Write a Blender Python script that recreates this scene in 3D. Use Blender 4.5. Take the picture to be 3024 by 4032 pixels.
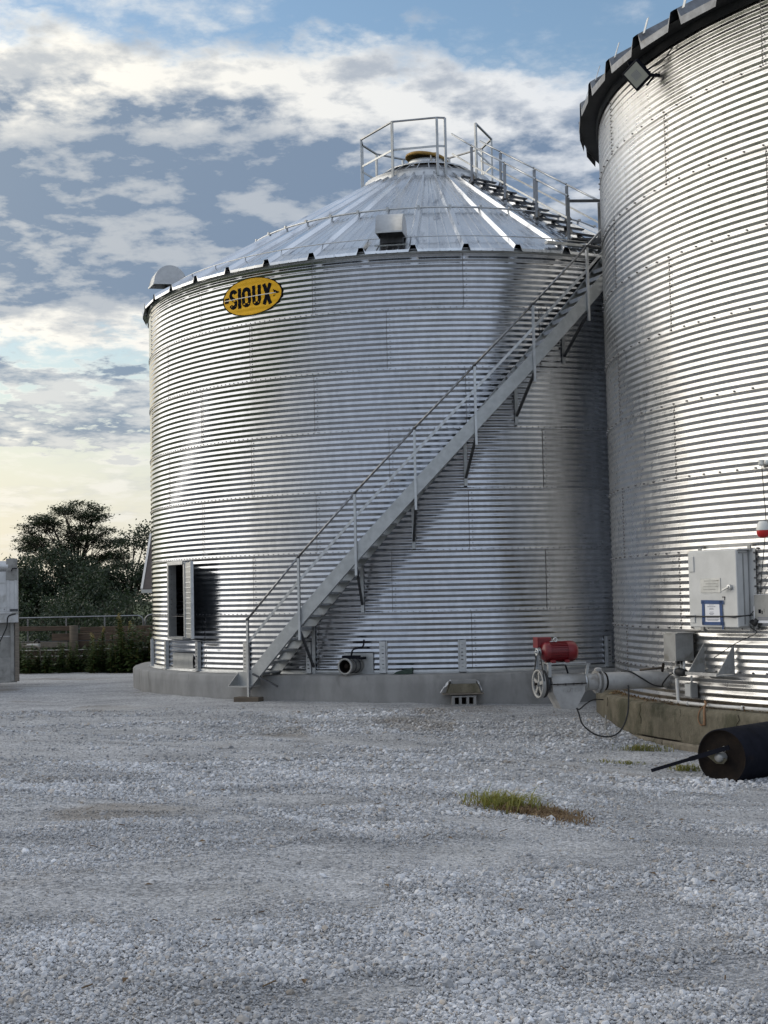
import bpy, math, random
import numpy as np
from mathutils import Vector, Matrix

for o in list(bpy.data.objects):
    bpy.data.objects.remove(o)
sc = bpy.context.scene
R_ = math.radians
random.seed(7)
rng = np.random.default_rng(7)

# ------------------------------------------------------------------ camera
CAM_H = 2.0082
PITCH, ROLL = 0.0599, -0.0212
cd = bpy.data.cameras.new("camera")
cam = bpy.data.objects.new("camera", cd)
sc.collection.objects.link(cam)
fw = Vector((0, math.cos(PITCH), math.sin(PITCH)))
up = Vector((0, -math.sin(PITCH), math.cos(PITCH)))
rt = Vector((1, 0, 0))
rt2 = rt * math.cos(ROLL) + up * math.sin(ROLL)
up2 = up * math.cos(ROLL) - rt * math.sin(ROLL)
m = Matrix((rt2, up2, -fw)).transposed().to_4x4()
m.translation = Vector((0, 0, CAM_H))
cam.matrix_world = m
cd.sensor_fit = 'HORIZONTAL'
cd.sensor_width = 36
cd.lens = 5512.3 / 3024 * 36
cd.clip_start = 0.1
cd.clip_end = 12000
sc.camera = cam

# ------------------------------------------------------------------ sky and sun
SUN_AZ, SUN_EL = -64.0, 20.0      # degrees; azimuth from +Y towards +X
SUN = Vector((math.sin(R_(SUN_AZ)) * math.cos(R_(SUN_EL)), math.cos(R_(SUN_AZ)) * math.cos(R_(SUN_EL)), math.sin(R_(SUN_EL))))
w = bpy.data.worlds.new("World")
sc.world = w
w.use_nodes = True


class NT:
    def __init__(s, nt):
        s.nt = nt
        nt.nodes.clear()

    def n(s, typ, **kw):
        nd = s.nt.nodes.new(typ)
        for k, v in kw.items():
            if k.startswith('i_'):
                key = k[2:]
                key = int(key) if key.isdigit() else key.replace('_', ' ')
                s.set(nd.inputs[key], v)
            else:
                setattr(nd, k, v)
        return nd

    def set(s, inp, v):
        if isinstance(v, bpy.types.NodeSocket):
            s.nt.links.new(v, inp)
        else:
            inp.default_value = v

    def math(s, op, a, b=0.0, c=None, clamp=False):
        nd = s.n('ShaderNodeMath', operation=op, use_clamp=clamp)
        s.set(nd.inputs[0], a)
        s.set(nd.inputs[1], b)
        if c is not None:
            s.set(nd.inputs[2], c)
        return nd.outputs[0]

    def vmath(s, op, a, b=None):
        nd = s.n('ShaderNodeVectorMath', operation=op)
        s.set(nd.inputs[0], a)
        if b is not None:
            s.set(nd.inputs[1], b)
        return nd.outputs['Value'] if op in ('DOT_PRODUCT', 'LENGTH', 'DISTANCE') else nd.outputs[0]

    def smooth(s, x, a, b):
        nd = s.n('ShaderNodeMapRange', interpolation_type='SMOOTHSTEP')
        s.set(nd.inputs[0], x)
        nd.inputs[1].default_value = a
        nd.inputs[2].default_value = b
        return nd.outputs[0]

    def lin(s, x, a, b, c, d):
        nd = s.n('ShaderNodeMapRange')
        s.set(nd.inputs[0], x)
        for k, v in enumerate((a, b, c, d)):
            nd.inputs[k + 1].default_value = v
        return nd.outputs[0]

    def mix(s, f, a, b, blend='MIX'):
        nd = s.n('ShaderNodeMix', data_type='RGBA', blend_type=blend)
        s.set(nd.inputs[0], f)
        for k, v in ((6, a), (7, b)):
            if not isinstance(v, bpy.types.NodeSocket) and len(v) == 3:
                v = (*v, 1)
            s.set(nd.inputs[k], v)
        return nd.outputs[2]

    def noise(s, vec, scale, detail=6, rough=.55, dist=0.0):
        nd = s.n('ShaderNodeTexNoise')
        s.set(nd.inputs['Vector'], vec)
        nd.inputs['Scale'].default_value = scale
        nd.inputs['Detail'].default_value = detail
        nd.inputs['Roughness'].default_value = rough
        nd.inputs['Distortion'].default_value = dist
        return nd.outputs[0]

    def link(s, a, b):
        s.nt.links.new(a, b)


def make_sky():
    t = NT(w.node_tree)
    sky = t.n('ShaderNodeTexSky', sky_type='NISHITA', sun_disc=False)
    sky.sun_elevation = R_(SUN_EL)
    sky.sun_rotation = R_(SUN_AZ)
    sky.air_density = 1.3
    sky.dust_density = 0.6
    sky.ozone_density = 2.5
    bg1 = t.n('ShaderNodeBackground')
    bg1.inputs[1].default_value = 0.15
    t.link(sky.outputs[0], bg1.inputs[0])
    tc = t.n('ShaderNodeTexCoord')
    d = t.vmath('NORMALIZE', tc.outputs['Generated'])
    sep = t.n('ShaderNodeSeparateXYZ')
    t.link(d, sep.inputs[0])
    x, y, z = sep.outputs
    zc = t.math('MAXIMUM', z, 0.0)
    zz = t.math('ADD', zc, 0.16)
    comb = t.n('ShaderNodeCombineXYZ')
    t.link(t.math('DIVIDE', x, zz), comb.inputs[0])
    t.link(t.math('DIVIDE', y, zz), comb.inputs[1])
    comb.inputs[2].default_value = 3.7
    p = comb.outputs[0]
    glow = t.smooth(t.vmath('DOT_PRODUCT', d, tuple(SUN)), 0.25, 0.95)
    az = t.math('MULTIPLY', t.math('ARCTAN2', x, y), 57.2958)
    el = t.math('MULTIPLY', t.math('ARCSINE', z), 57.2958)
    mid = t.noise(p, 2.1, 9, .56, .2)
    fine = t.noise(p, 15, 7, .6, .1)
    puff = t.noise(p, 6.5, 9, .56, .1)
    big = t.noise(p, .7, 4, .5)

    def add(a, b, k=1.0):
        return t.math('ADD', a, t.math('MULTIPLY', b, k))

    def sub(a, b):
        return t.math('SUBTRACT', a, b)
    n0 = add(add(sub(mid, .5), sub(fine, .5), .35), sub(big, .5), .5)      # about -.4 .. .4
    elw = add(el, n0, 10.0)
    elw = add(elw, sub(puff, .5), 3.6)
    tilt = add(elw, az, .10)
    # a bank of cloud lies across the yard side of the sky; other quarters carry loose broken cloud
    near = t.math('EXPONENT', t.math('MULTIPLY', t.math('POWER', t.math('ABSOLUTE', t.math('DIVIDE', az, 38)), 4), -1))
    bank = t.math('MULTIPLY', t.smooth(elw, 9.3, 11.3), t.math('SUBTRACT', 1.0, t.smooth(tilt, 20.6, 22.4)))
    lowb = t.math('MULTIPLY', t.math('MULTIPLY', t.smooth(elw, 6.9, 7.6), t.math('SUBTRACT', 1.0, t.smooth(elw, 8.6, 9.6))), .9)
    bank = t.math('MAXIMUM', bank, lowb)
    loose = t.smooth(n0, -.34, -.04)
    wisp = t.math('MULTIPLY', t.smooth(add(n0, sub(puff, .5), .5), .02, .26), .75)
    bank = t.math('MAXIMUM', bank, wisp)
    mixc = t.n('ShaderNodeMix')
    t.set(mixc.inputs[0], near)
    t.set(mixc.inputs[2], loose)
    t.set(mixc.inputs[3], bank)
    veil = t.math('MULTIPLY', t.math('SUBTRACT', 1.0, near), .26)
    cover = t.math('MAXIMUM', t.math('MAXIMUM', mixc.outputs[0], veil), t.math('MULTIPLY', t.smooth(el, 28, 45), .42))
    dk = t.math('MULTIPLY', t.smooth(elw, 10.4, 12.6), t.math('SUBTRACT', 1.0, t.smooth(tilt, 16.2, 20.6)))
    dk = t.math('MAXIMUM', dk, t.math('MULTIPLY', lowb, .8))
    tex = t.smooth(add(puff, fine, .40), .56, .82)
    dk = add(dk, sub(tex, .46), -.66)
    dk = t.math('MAXIMUM', dk, t.math('MULTIPLY', sub(.80, tex), .80))
    dk2 = t.math('MULTIPLY', t.smooth(n0, .04, .40), .4)
    mixd = t.n('ShaderNodeMix')
    t.set(mixd.inputs[0], near)
    t.set(mixd.inputs[2], dk2)
    t.set(mixd.inputs[3], t.math('MINIMUM', t.math('MAXIMUM', dk, 0.0), 1.0))
    bright = t.mix(glow, (0.74, 0.78, 0.84), (1.22, 1.14, 0.96))
    aure = t.smooth(t.vmath('DOT_PRODUCT', d, tuple(SUN)), 0.70, 1.0)
    wide = t.smooth(t.vmath('DOT_PRODUCT', d, tuple(SUN)), 0.62, 0.95)
    bright = t.mix(wide, bright, (1.75, 1.66, 1.50))
    dark = t.mix(glow, (0.185, 0.262, 0.39), (0.27, 0.345, 0.44))
    dark = t.mix(aure, dark, (1.35, 1.28, 1.16))
    bright = t.mix(t.math('MULTIPLY', t.math('SUBTRACT', 1.0, near), t.math('SUBTRACT', 1.0, glow)), bright, (0.66, 0.75, 0.90))
    ccol = t.mix(mixd.outputs[0], bright, dark)
    haze_c = t.mix(glow, (0.60, 0.66, 0.72), (1.12, 0.95, 0.66))
    haze_c = t.mix(aure, haze_c, (1.25, 1.1, .85))
    hz = t.smooth(sub(8.5, el), 0.0, 8.0)
    ccol = t.mix(t.math('MULTIPLY', hz, .55), ccol, haze_c)
    bg2 = t.n('ShaderNodeBackground')
    t.link(ccol, bg2.inputs[0])
    bg3 = t.n('ShaderNodeBackground')
    t.link(haze_c, bg3.inputs[0])
    mh = t.n('ShaderNodeMixShader')
    t.link(t.math('MULTIPLY', t.smooth(sub(14.0, el), 0.0, 12.0), .85), mh.inputs[0])
    t.link(bg1.outputs[0], mh.inputs[1])
    t.link(bg3.outputs[0], mh.inputs[2])
    ms = t.n('ShaderNodeMixShader')
    t.link(cover, ms.inputs[0])
    t.link(mh.outputs[0], ms.inputs[1])
    t.link(bg2.outputs[0], ms.inputs[2])
    out = t.n('ShaderNodeOutputWorld')
    t.link(ms.outputs[0], out.inputs[0])


make_sky()
sl = bpy.data.lights.new("sun", 'SUN')
sl.energy = 0.9
sl.angle = R_(60)
sl.color = (1.0, 0.95, 0.88)
so = bpy.data.objects.new("sun", sl)
sc.collection.objects.link(so)
so.rotation_euler = (-SUN).to_track_quat('-Z', 'Y').to_euler()
so.location = (-40, 20, 30)

sc.view_settings.view_transform = 'Standard'
sc.view_settings.look = 'None'
sc.view_settings.exposure = 0.0
sc.view_settings.gamma = 1.0
sc.render.engine = 'CYCLES'

# ------------------------------------------------------------------ materials
MATS = {}


def pmat(name, c1, c2=None, rough=.5, metal=0.0, scale=6, detail=6, bump=0.0, bscale=40, rvar=0.0,
         stretch=(1, 1, 1), objvar=0.0, c3=None, s3=1.5, t3=(.55, .7), spec=.5, trans=0.0):
    mt = bpy.data.materials.new(name)
    mt.use_nodes = True
    t = NT(mt.node_tree)
    tc = t.n('ShaderNodeTexCoord')
    oi = t.n('ShaderNodeObjectInfo')
    off = t.math('MULTIPLY', oi.outputs['Random'], 41.0)
    vec = t.vmath('ADD', t.vmath('MULTIPLY', tc.outputs['Object'], stretch), off)
    b = t.n('ShaderNodeBsdfPrincipled')
    out = t.n('ShaderNodeOutputMaterial')
    t.link(b.outputs[0], out.inputs[0])
    nz = t.noise(vec, scale, detail, .6)
    col = t.mix(t.smooth(nz, .32, .68), c1, c2 if c2 else tuple(v * .8 for v in c1))
    if c3:
        n3 = t.noise(vec, s3, 7, .62, .3)
        col = t.mix(t.smooth(n3, *t3), col, c3)
    if objvar:
        k = t.lin(oi.outputs['Random'], 0, 1, 1 - objvar, 1 + objvar * .6)
        hv = t.n('ShaderNodeHueSaturation')
        t.link(col, hv.inputs['Color'])
        t.link(k, hv.inputs['Value'])
        col = hv.outputs[0]
    t.link(col, b.inputs['Base Color'])
    b.inputs['Metallic'].default_value = metal
    b.inputs['Specular IOR Level'].default_value = spec
    if rvar:
        r = t.lin(t.noise(vec, scale * 2.3, 5, .6), .25, .75, max(.02, rough - rvar), rough + rvar)
        t.link(r, b.inputs['Roughness'])
    else:
        b.inputs['Roughness'].default_value = rough
    if bump:
        bn = t.n('ShaderNodeBump')
        bn.inputs['Strength'].default_value = 1.0
        bn.inputs['Distance'].default_value = bump
        t.link(t.noise(vec, bscale, 6, .6), bn.inputs['Height'])
        t.link(bn.outputs[0], b.inputs['Normal'])
    if trans:
        b.inputs['Transmission Weight'].default_value = trans
    MATS[name] = mt
    return mt


pmat('galvanised_new', (.47, .485, .515), (.40, .415, .44), rough=.17, metal=1, scale=9, rvar=.06, stretch=(1, 1, .35), objvar=.09, bump=.0011, bscale=4,
     c3=(.38, .39, .41), s3=2.2, t3=(.55, .80))
pmat('galvanised_old', (.66, .655, .645), (.57, .565, .555), rough=.30, metal=1, scale=5, rvar=.07, stretch=(1, 1, .4), objvar=.05, bump=.0005, bscale=6,
     c3=(.46, .44, .39), s3=1.1, t3=(.60, .80))
pmat('galvanised_roof', (.74, .755, .775), (.60, .615, .64), rough=.24, metal=1, scale=4, rvar=.09, stretch=(1, .22, .22), objvar=.08, bump=.0016, bscale=3,
     c3=(.20, .215, .25), s3=5.0, t3=(.54, .76))
pmat('zinc_matte', (.50, .51, .52), (.43, .44, .45), rough=.5, metal=.35, scale=7)
pmat('galvanised_dull', (.45, .46, .46), (.37, .38, .38), rough=.46, metal=.9, scale=7, rvar=.1, objvar=.06)
pmat('galvanised_rail', (.52, .53, .535), (.43, .44, .45), rough=.38, metal=1, scale=10, rvar=.1)
pmat('rail_dark', (.26, .265, .27), (.2, .2, .21), rough=.35, metal=1, scale=10)
pmat('steel_dark', (.10, .105, .11), (.06, .06, .065), rough=.5, metal=.7, scale=12)
pmat('roof_dark', (.20, .21, .225), (.14, .145, .155), rough=.5, metal=.7, scale=6, c3=(.09, .085, .08))
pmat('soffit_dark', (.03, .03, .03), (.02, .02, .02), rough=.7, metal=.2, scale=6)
pmat('bolt_steel', (.22, .22, .23), (.15, .14, .13), rough=.45, metal=.9, scale=30)
pmat('bolt_bright', (.42, .42, .43), (.32, .32, .33), rough=.45, metal=.9, scale=30)
pmat('concrete_new', (.27, .268, .262), (.21, .208, .203), rough=.9, scale=3.5, bump=.006, bscale=22, c3=(.165, .163, .158), s3=1.6, stretch=(1, 1, .45))
pmat('concrete_old', (.175, .155, .112), (.115, .102, .072), rough=.95, scale=7, bump=.02, bscale=30, c3=(.062, .060, .036), s3=2.2, t3=(.46, .66), stretch=(1, 1, .55))
pmat('concrete_footing', (.235, .205, .155), (.165, .145, .11), rough=.95, scale=6, bump=.03, bscale=14, c3=(.085, .08, .055), s3=3.0, t3=(.50, .66), objvar=.12)
pmat('wood_old', (.115, .092, .068), (.075, .06, .045), rough=.9, scale=6, stretch=(.3, 1, 6), bump=.004, bscale=14)
pmat('wood_grey', (.22, .19, .155), (.14, .12, .10), rough=.9, scale=7, stretch=(1, 6, 6), bump=.004, bscale=18)
pmat('wood_brown', (.125, .085, .06), (.07, .05, .036), rough=.9, scale=5, stretch=(.4, 5, 5), bump=.006, bscale=12, objvar=.25)
pmat('black_paint', (.006, .007, .011), (.010, .011, .017), rough=.8, scale=5, rvar=.1, spec=.10, c3=(.018, .013, .011), s3=3, t3=(.6, .8))
pmat('rust_shade_black', (.010, .008, .0075), (.018, .013, .010), rough=.85, scale=9, bump=.003, spec=.12)  # rusty black; also the painted shade in unload tube and hollow block
pmat('black_rubber', (.012, .012, .013), (.02, .02, .02), rough=.6, scale=9)
pmat('red_paint', (.17, .007, .012), (.12, .006, .010), rough=.38, scale=6, c3=(.13, .03, .03), s3=4, t3=(.55, .8), bump=.001, bscale=30)
pmat('red_plastic', (.55, .02, .02), (.45, .015, .015), rough=.3, scale=6)
pmat('grey_paint', (.39, .385, .375), (.30, .295, .285), rough=.6, scale=5, bump=.002, bscale=25, c3=(.17, .15, .125), s3=3.4, t3=(.52, .74))
pmat('grey_enclosure', (.60, .60, .585), (.52, .52, .505), rough=.55, metal=.15, scale=3.0, c3=(.36, .35, .32), s3=2.0, t3=(.60, .80), bump=.001)
pmat('grey_box', (.35, .35, .34), (.28, .28, .27), rough=.6, metal=.5, scale=6, c3=(.2, .19, .17), s3=3)
pmat('pvc', (.68, .67, .64), (.56, .55, .52), rough=.55, scale=5, c3=(.30, .28, .24), s3=3)
pmat('white_plastic', (.74, .73, .69), (.66, .65, .61), rough=.45, scale=6)
pmat('paper', (.78, .78, .80), (.74, .74, .76), rough=.8, scale=6)
pmat('print_grey', (.16, .17, .22), (.2, .2, .25), rough=.8, scale=6)
pmat('blue_tape', (.025, .07, .20), (.02, .055, .15), rough=.6, scale=20)
pmat('sign_yellow', (.78, .43, .02), (.70, .38, .018), rough=.6, scale=7, spec=.15)
pmat('sign_black', (.008, .008, .012), (.012, .012, .016), rough=.9, scale=7, spec=.03)
pmat('sign_white', (.62, .58, .50), (.55, .5, .42), rough=.5, scale=7)
pmat('lid_yellow', (.34, .20, .035), (.24, .14, .03), rough=.5, metal=.3, scale=7)
pmat('lamp_glass', (.36, .36, .31), (.32, .32, .28), rough=.25, scale=3)
pmat('leather', (.30, .17, .09), (.22, .12, .06), rough=.8, scale=12)
pmat('green_tarp', (.012, .028, .02), (.02, .04, .03), rough=.7, scale=12)
pmat('plastic_film', (.62, .63, .65), (.5, .51, .53), rough=.3, scale=12, bump=.01, bscale=20)
pmat('trailer_alu', (.58, .58, .58), (.46, .46, .46), rough=.45, metal=.8, scale=5, stretch=(1, 1, .6), c3=(.34, .33, .31), s3=2.5, bump=.002, bscale=8)
pmat('trailer_panel', (.34, .33, .31), (.26, .255, .24), rough=.85, scale=6, bump=.006, bscale=12, c3=(.18, .17, .16), s3=3)
pmat('roof_brown', (.075, .055, .045), (.055, .04, .034), rough=.6, metal=.3, scale=5)
pmat('trim_white', (.6, .58, .54), (.5, .48, .45), rough=.6, scale=5)
pmat('bark', (.07, .055, .042), (.04, .032, .025), rough=.95, scale=10, stretch=(1, 1, .2))
pmat('weed_stem', (.10, .11, .03), (.14, .10, .03), rough=.8, scale=10)
pmat('interior_dark', (.10, .11, .11), (.07, .08, .08), rough=.7, metal=.6, scale=5)


def leafmat(name, c1, c2, c3):
    mt = bpy.data.materials.new(name)
    mt.use_nodes = True
    t = NT(mt.node_tree)
    g = t.n('ShaderNodeNewGeometry')
    b = t.n('ShaderNodeBsdfPrincipled')
    tr = t.n('ShaderNodeBsdfTranslucent')
    mx = t.n('ShaderNodeMixShader')
    out = t.n('ShaderNodeOutputMaterial')
    rnd = g.outputs['Random Per Island']
    col = t.mix(t.smooth(rnd, 0, .6), c1, c2)
    col = t.mix(t.smooth(rnd, .86, .9), col, c3)
    t.link(col, b.inputs['Base Color'])
    t.link(col, tr.inputs[0])
    b.inputs['Roughness'].default_value = .6
    mx.inputs[0].default_value = .3
    t.link(b.outputs[0], mx.inputs[1])
    t.link(tr.outputs[0], mx.inputs[2])
    t.link(mx.outputs[0], out.inputs[0])
    MATS[name] = mt


leafmat('leaf_tree', (.028, .042, .020), (.042, .058, .026), (.06, .075, .03))
leafmat('leaf_dense', (.020, .034, .018), (.030, .048, .022), (.045, .07, .028))
leafmat('leaf_weed', (.045, .085, .022), (.07, .11, .03), (.12, .12, .04))
leafmat('leaf_seed', (.22, .20, .07), (.30, .24, .08), (.26, .20, .08))
leafmat('grass_green', (.15, .17, .03), (.23, .22, .045), (.32, .27, .09))
leafmat('grass_dry', (.20, .13, .06), (.14, .085, .04), (.30, .22, .10))


def gravelmat(name, base):
    """limestone gravel: per-stone tone for the stones, cell pattern for the sheet"""
    mt = bpy.data.materials.new(name)
    mt.use_nodes = True
    t = NT(mt.node_tree)
    b = t.n('ShaderNodeBsdfPrincipled')
    out = t.n('ShaderNodeOutputMaterial')
    t.link(b.outputs[0], out.inputs[0])
    b.inputs['Roughness'].default_value = .92
    b.inputs['Specular IOR Level'].default_value = .25
    ge = t.n('ShaderNodeNewGeometry')
    pos = ge.outputs['Position']
    soil = t.noise(pos, .33, 5, .6, .4)
    for sx, sy, sr in ((-2.5, 12.2, 1.1), (1.75, 11.5, .55), (1.25, 12.6, .5), (-8.6, 30.2, 1.3), (.5, 22.0, 1.2), (-3.6, 14.6, .8)):
        dd = t.vmath('DISTANCE', pos, (sx, sy, .1))
        soil = t.math('ADD', soil, t.math('MULTIPLY', t.math('SUBTRACT', 1.0, t.smooth(dd, sr * .2, sr)), .17))
    dust = t.noise(pos, .8, 6, .6, .3)
    if base:
        v1 = t.n('ShaderNodeTexVoronoi', feature='F1')
        t.link(pos, v1.inputs['Vector'])
        v1.inputs['Scale'].default_value = 48
        v2 = t.n('ShaderNodeTexVoronoi', feature='F1')
        t.link(pos, v2.inputs['Vector'])
        v2.inputs['Scale'].default_value = 130
        sepc = t.n('ShaderNodeSeparateColor')
        t.link(v1.outputs['Color'], sepc.inputs[0])
        tone = t.math('ADD', t.math('MULTIPLY', sepc.outputs[0], .6), t.math('MULTIPLY', t.noise(pos, 21, 5, .7), .55))
        col = t.mix(t.smooth(tone, .25, .95), (.235, .237, .243), (.53, .535, .55))
        brown = t.math('MULTIPLY', t.smooth(soil, .57, .70), .55)
        col = t.mix(brown, col, (.19, .155, .115))
        col = t.mix(t.math('MULTIPLY', t.smooth(dust, .5, .7), .35), col, (.40, .40, .395))
        # beyond the yard the ground is rough pasture
        sp = t.n('ShaderNodeSeparateXYZ')
        t.link(pos, sp.inputs[0])
        edge = t.math('ADD', sp.outputs[1], t.math('MULTIPLY', t.noise(pos, .5, 4), 1.6))
        wob = t.math('MULTIPLY', t.noise(pos, .45, 4), 3.0)
        side = t.smooth(t.math('ADD', sp.outputs[0], wob), -10.5, -11.6)
        back = t.smooth(t.math('ADD', sp.outputs[1], wob), -1.5, -3.0)
        fld = t.math('MAXIMUM', t.smooth(edge, 38.6, 39.4), t.math('MAXIMUM', side, back))
        gcol = t.mix(t.noise(pos, 3, 5), (.035, .055, .02), (.07, .085, .03))
        col = t.mix(fld, col, gcol)
        h = t.math('ADD', t.math('MULTIPLY', v1.outputs['Distance'], -.010), t.math('MULTIPLY', v2.outputs['Distance'], -.004))
        h = t.math('ADD', h, t.math('MULTIPLY', t.noise(pos, 9, 6, .65), .022))
        bn = t.n('ShaderNodeBump')
        bn.inputs['Distance'].default_value = 1.0
        bn.inputs['Strength'].default_value = .9
        t.link(h, bn.inputs['Height'])
        t.link(bn.outputs[0], b.inputs['Normal'])
    else:
        at = t.n('ShaderNodeAttribute', attribute_type='INSTANCER', attribute_name='tone')
        col = t.mix(at.outputs['Fac'], (.21, .213, .22), (.74, .75, .775))
        n2 = t.noise(pos, 90, 4, .6)
        col = t.mix(t.math('MULTIPLY', n2, .35), col, (.36, .355, .35))
        warm = t.n('ShaderNodeObjectInfo').outputs['Random']
        col = t.mix(t.math('MULTIPLY', t.smooth(warm, .86, .95), .5), col, (.42, .34, .25))
        brown = t.math('MULTIPLY', t.smooth(soil, .57, .70), .42)
        col = t.mix(brown, col, (.22, .18, .13))
        bn = t.n('ShaderNodeBump')
        bn.inputs['Distance'].default_value = .003
        t.link(t.noise(pos, 160, 4, .6), bn.inputs['Height'])
        t.link(bn.outputs[0], b.inputs['Normal'])
    pt = t.noise(t.vmath('MULTIPLY', pos, (.6, 1.25, 1)), 1.1, 6, .62, .6)
    hs = t.n('ShaderNodeHueSaturation')
    t.link(t.lin(pt, .33, .67, .72, 1.14), hs.inputs['Value'])
    t.link(col, hs.inputs['Color'])
    t.link(hs.outputs[0], b.inputs['Base Color'])
    MATS[name] = mt


gravelmat('gravel_sheet', True)
gravelmat('gravel_stone', False)


# ------------------------------------------------------------------ mesh builder
class MB:
    def __init__(s):
        s.v, s.f = [], []

    def add(s, vs, fs):
        b = len(s.v)
        s.v += [tuple(q) for q in vs]
        s.f += [tuple(i + b for i in f) for f in fs]
        return s

    def box(s, c, size, M=None):
        hx, hy, hz = (q / 2 for q in size)
        pts = [Vector((sx * hx, sy * hy, sz * hz)) for sz in (-1, 1) for sy in (-1, 1) for sx in (-1, 1)]
        if M is not None:
            pts = [M @ q for q in pts]
        c = Vector(c)
        s.add([c + q for q in pts], [(0, 2, 3, 1), (4, 5, 7, 6), (0, 1, 5, 4), (2, 6, 7, 3), (0, 4, 6, 2), (1, 3, 7, 5)])
        return s

    def bbox(s, c, size, bev=.01, M=None):
        """box with chamfered vertical and horizontal edges"""
        hx, hy, hz = (q / 2 for q in size)
        bev = min(bev, hx * .9, hy * .9, hz * .9)
        rings = []
        for z, k in ((-hz, bev), (-hz + bev, 0), (hz - bev, 0), (hz, bev)):
            ax, ay = hx - k, hy - k
            b2 = bev * .7
            rings.append([(-ax + b2, -ay, z), (ax - b2, -ay, z), (ax, -ay + b2, z), (ax, ay - b2, z),
                          (ax - b2, ay, z), (-ax + b2, ay, z), (-ax, ay - b2, z), (-ax, -ay + b2, z)])
        vs = [Vector(q) for r in rings for q in r]
        if M is not None:
            vs = [M @ q for q in vs]
        c = Vector(c)
        fs = [tuple(range(7, -1, -1)), tuple(range(24, 32))]
        for k in range(3):
            for i in range(8):
                j = (i + 1) % 8
                fs.append((k * 8 + i, k * 8 + j, k * 8 + 8 + j, k * 8 + 8 + i))
        s.add([c + q for q in vs], fs)
        return s

    def tube(s, path, r, n=8, cap=True):
        path = [Vector(q) for q in path]
        rs = r if isinstance(r, (list, tuple)) else [r] * len(path)
        vs, fs = [], []
        prev = None
        for i, q in enumerate(path):
            a = path[max(i - 1, 0)]
            b = path[min(i + 1, len(path) - 1)]
            d = (b - a).normalized()
            if prev is None:
                u = d.orthogonal().normalized()
            else:
                u = (prev - d * prev.dot(d))
                u = u.normalized() if u.length > 1e-6 else d.orthogonal().normalized()
            prev = u
            v = d.cross(u)
            for k in range(n):
                a_ = 2 * math.pi * (k + .5) / n
                vs.append(q + (u * math.cos(a_) + v * math.sin(a_)) * rs[i])
        for i in range(len(path) - 1):
            for k in range(n):
                j = (k + 1) % n
                fs.append((i * n + k, i * n + j, (i + 1) * n + j, (i + 1) * n + k))
        if cap:
            fs.append(tuple(range(n - 1, -1, -1)))
            fs.append(tuple((len(path) - 1) * n + k for k in range(n)))
        s.add(vs, fs)
        return s

    def bar(s, a, b, w_, h_, upv=(0, 0, 1)):
        a, b = Vector(a), Vector(b)
        d = b - a
        L = d.length
        d.normalize()
        x = d.cross(Vector(upv))
        if x.length < 1e-4:
            x = d.orthogonal()
        x.normalize()
        y = x.cross(d)
        M = Matrix((x, d, y)).transposed()
        s.box((a + b) / 2, (w_, L, h_), M)
        return s

    def lathe(s, prof, n=32, M=None, c=(0, 0, 0), a0=0, a1=2 * math.pi):
        """prof = [(r, z)]; revolved round local z"""
        full = abs(a1 - a0 - 2 * math.pi) < 1e-6
        m_ = n if full else n + 1
        vs, fs = [], []
        for r, z in prof:
            for k in range(m_):
                a = a0 + (a1 - a0) * k / n
                q = Vector((r * math.cos(a), r * math.sin(a), z))
                if M is not None:
                    q = M @ q
                vs.append(q + Vector(c))
        for i in range(len(prof) - 1):
            for k in range(n):
                j = (k + 1) % m_
                fs.append((i * m_ + k, i * m_ + j, (i + 1) * m_ + j, (i + 1) * m_ + k))
        s.add(vs, fs)
        return s

    def prism(s, poly, a, b):
        """poly: list of 3d points, extruded by vector b-a"""
        d = Vector(b) - Vector(a)
        n = len(poly)
        vs = [Vector(q) for q in poly] + [Vector(q) + d for q in poly]
        fs = [tuple(range(n - 1, -1, -1)), tuple(range(n, 2 * n))]
        for i in range(n):
            j = (i + 1) % n
            fs.append((i, j, n + j, n + i))
        s.add(vs, fs)
        return s

    def mesh(s, name, mat, smooth=False, flat_caps=True):
        me = bpy.data.meshes.new(name)
        me.from_pydata(s.v, [], s.f)
        me.materials.append(MATS[mat])
        if smooth:
            me.shade_smooth()
            if flat_caps:
                for pl in me.polygons:
                    if len(pl.vertices) > 4:
                        pl.use_smooth = False
        me.update()
        return me

    def build(s, name, mat, parent=None, smooth=False, kind=None):
        return link(name, s.mesh(name, mat, smooth), parent, kind)


def link(name, me, parent=None, kind=None, loc=None, rz=0):
    o = bpy.data.objects.new(name, me)
    sc.collection.objects.link(o)
    if parent:
        o.parent = parent
    if kind:
        o['kind'] = kind
    if loc is not None:
        o.location = loc
    if rz:
        o.rotation_euler = (0, 0, rz)
    return o


def thing(name, label, cat, loc=(0, 0, 0), rz=0, group=None):
    o = link(name, None, None, None, loc, rz)
    o.empty_display_size = .2
    return tag(o, label, cat, group)


def tag(o, label, cat, group=None):
    o['label'] = label
    o['category'] = cat
    if group:
        o['group'] = group
    return o


def copy_tree(o, parent=None):
    c = o.copy()
    sc.collection.objects.link(c)
    c.parent = parent
    for ch in list(o.children):
        copy_tree(ch, c)
    return c


def text_mesh(txt, size, extrude=.002):
    cu = bpy.data.curves.new('lettering', 'FONT')
    cu.body = txt
    cu.size = size
    cu.extrude = extrude
    cu.align_x = 'CENTER'
    cu.align_y = 'CENTER'
    ob = bpy.data.objects.new('lettering', cu)
    sc.collection.objects.link(ob)
    dg = bpy.context.evaluated_depsgraph_get()
    me = bpy.data.meshes.new_from_object(ob.evaluated_get(dg))
    bpy.data.objects.remove(ob)
    bpy.data.curves.remove(cu)
    return me


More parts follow.
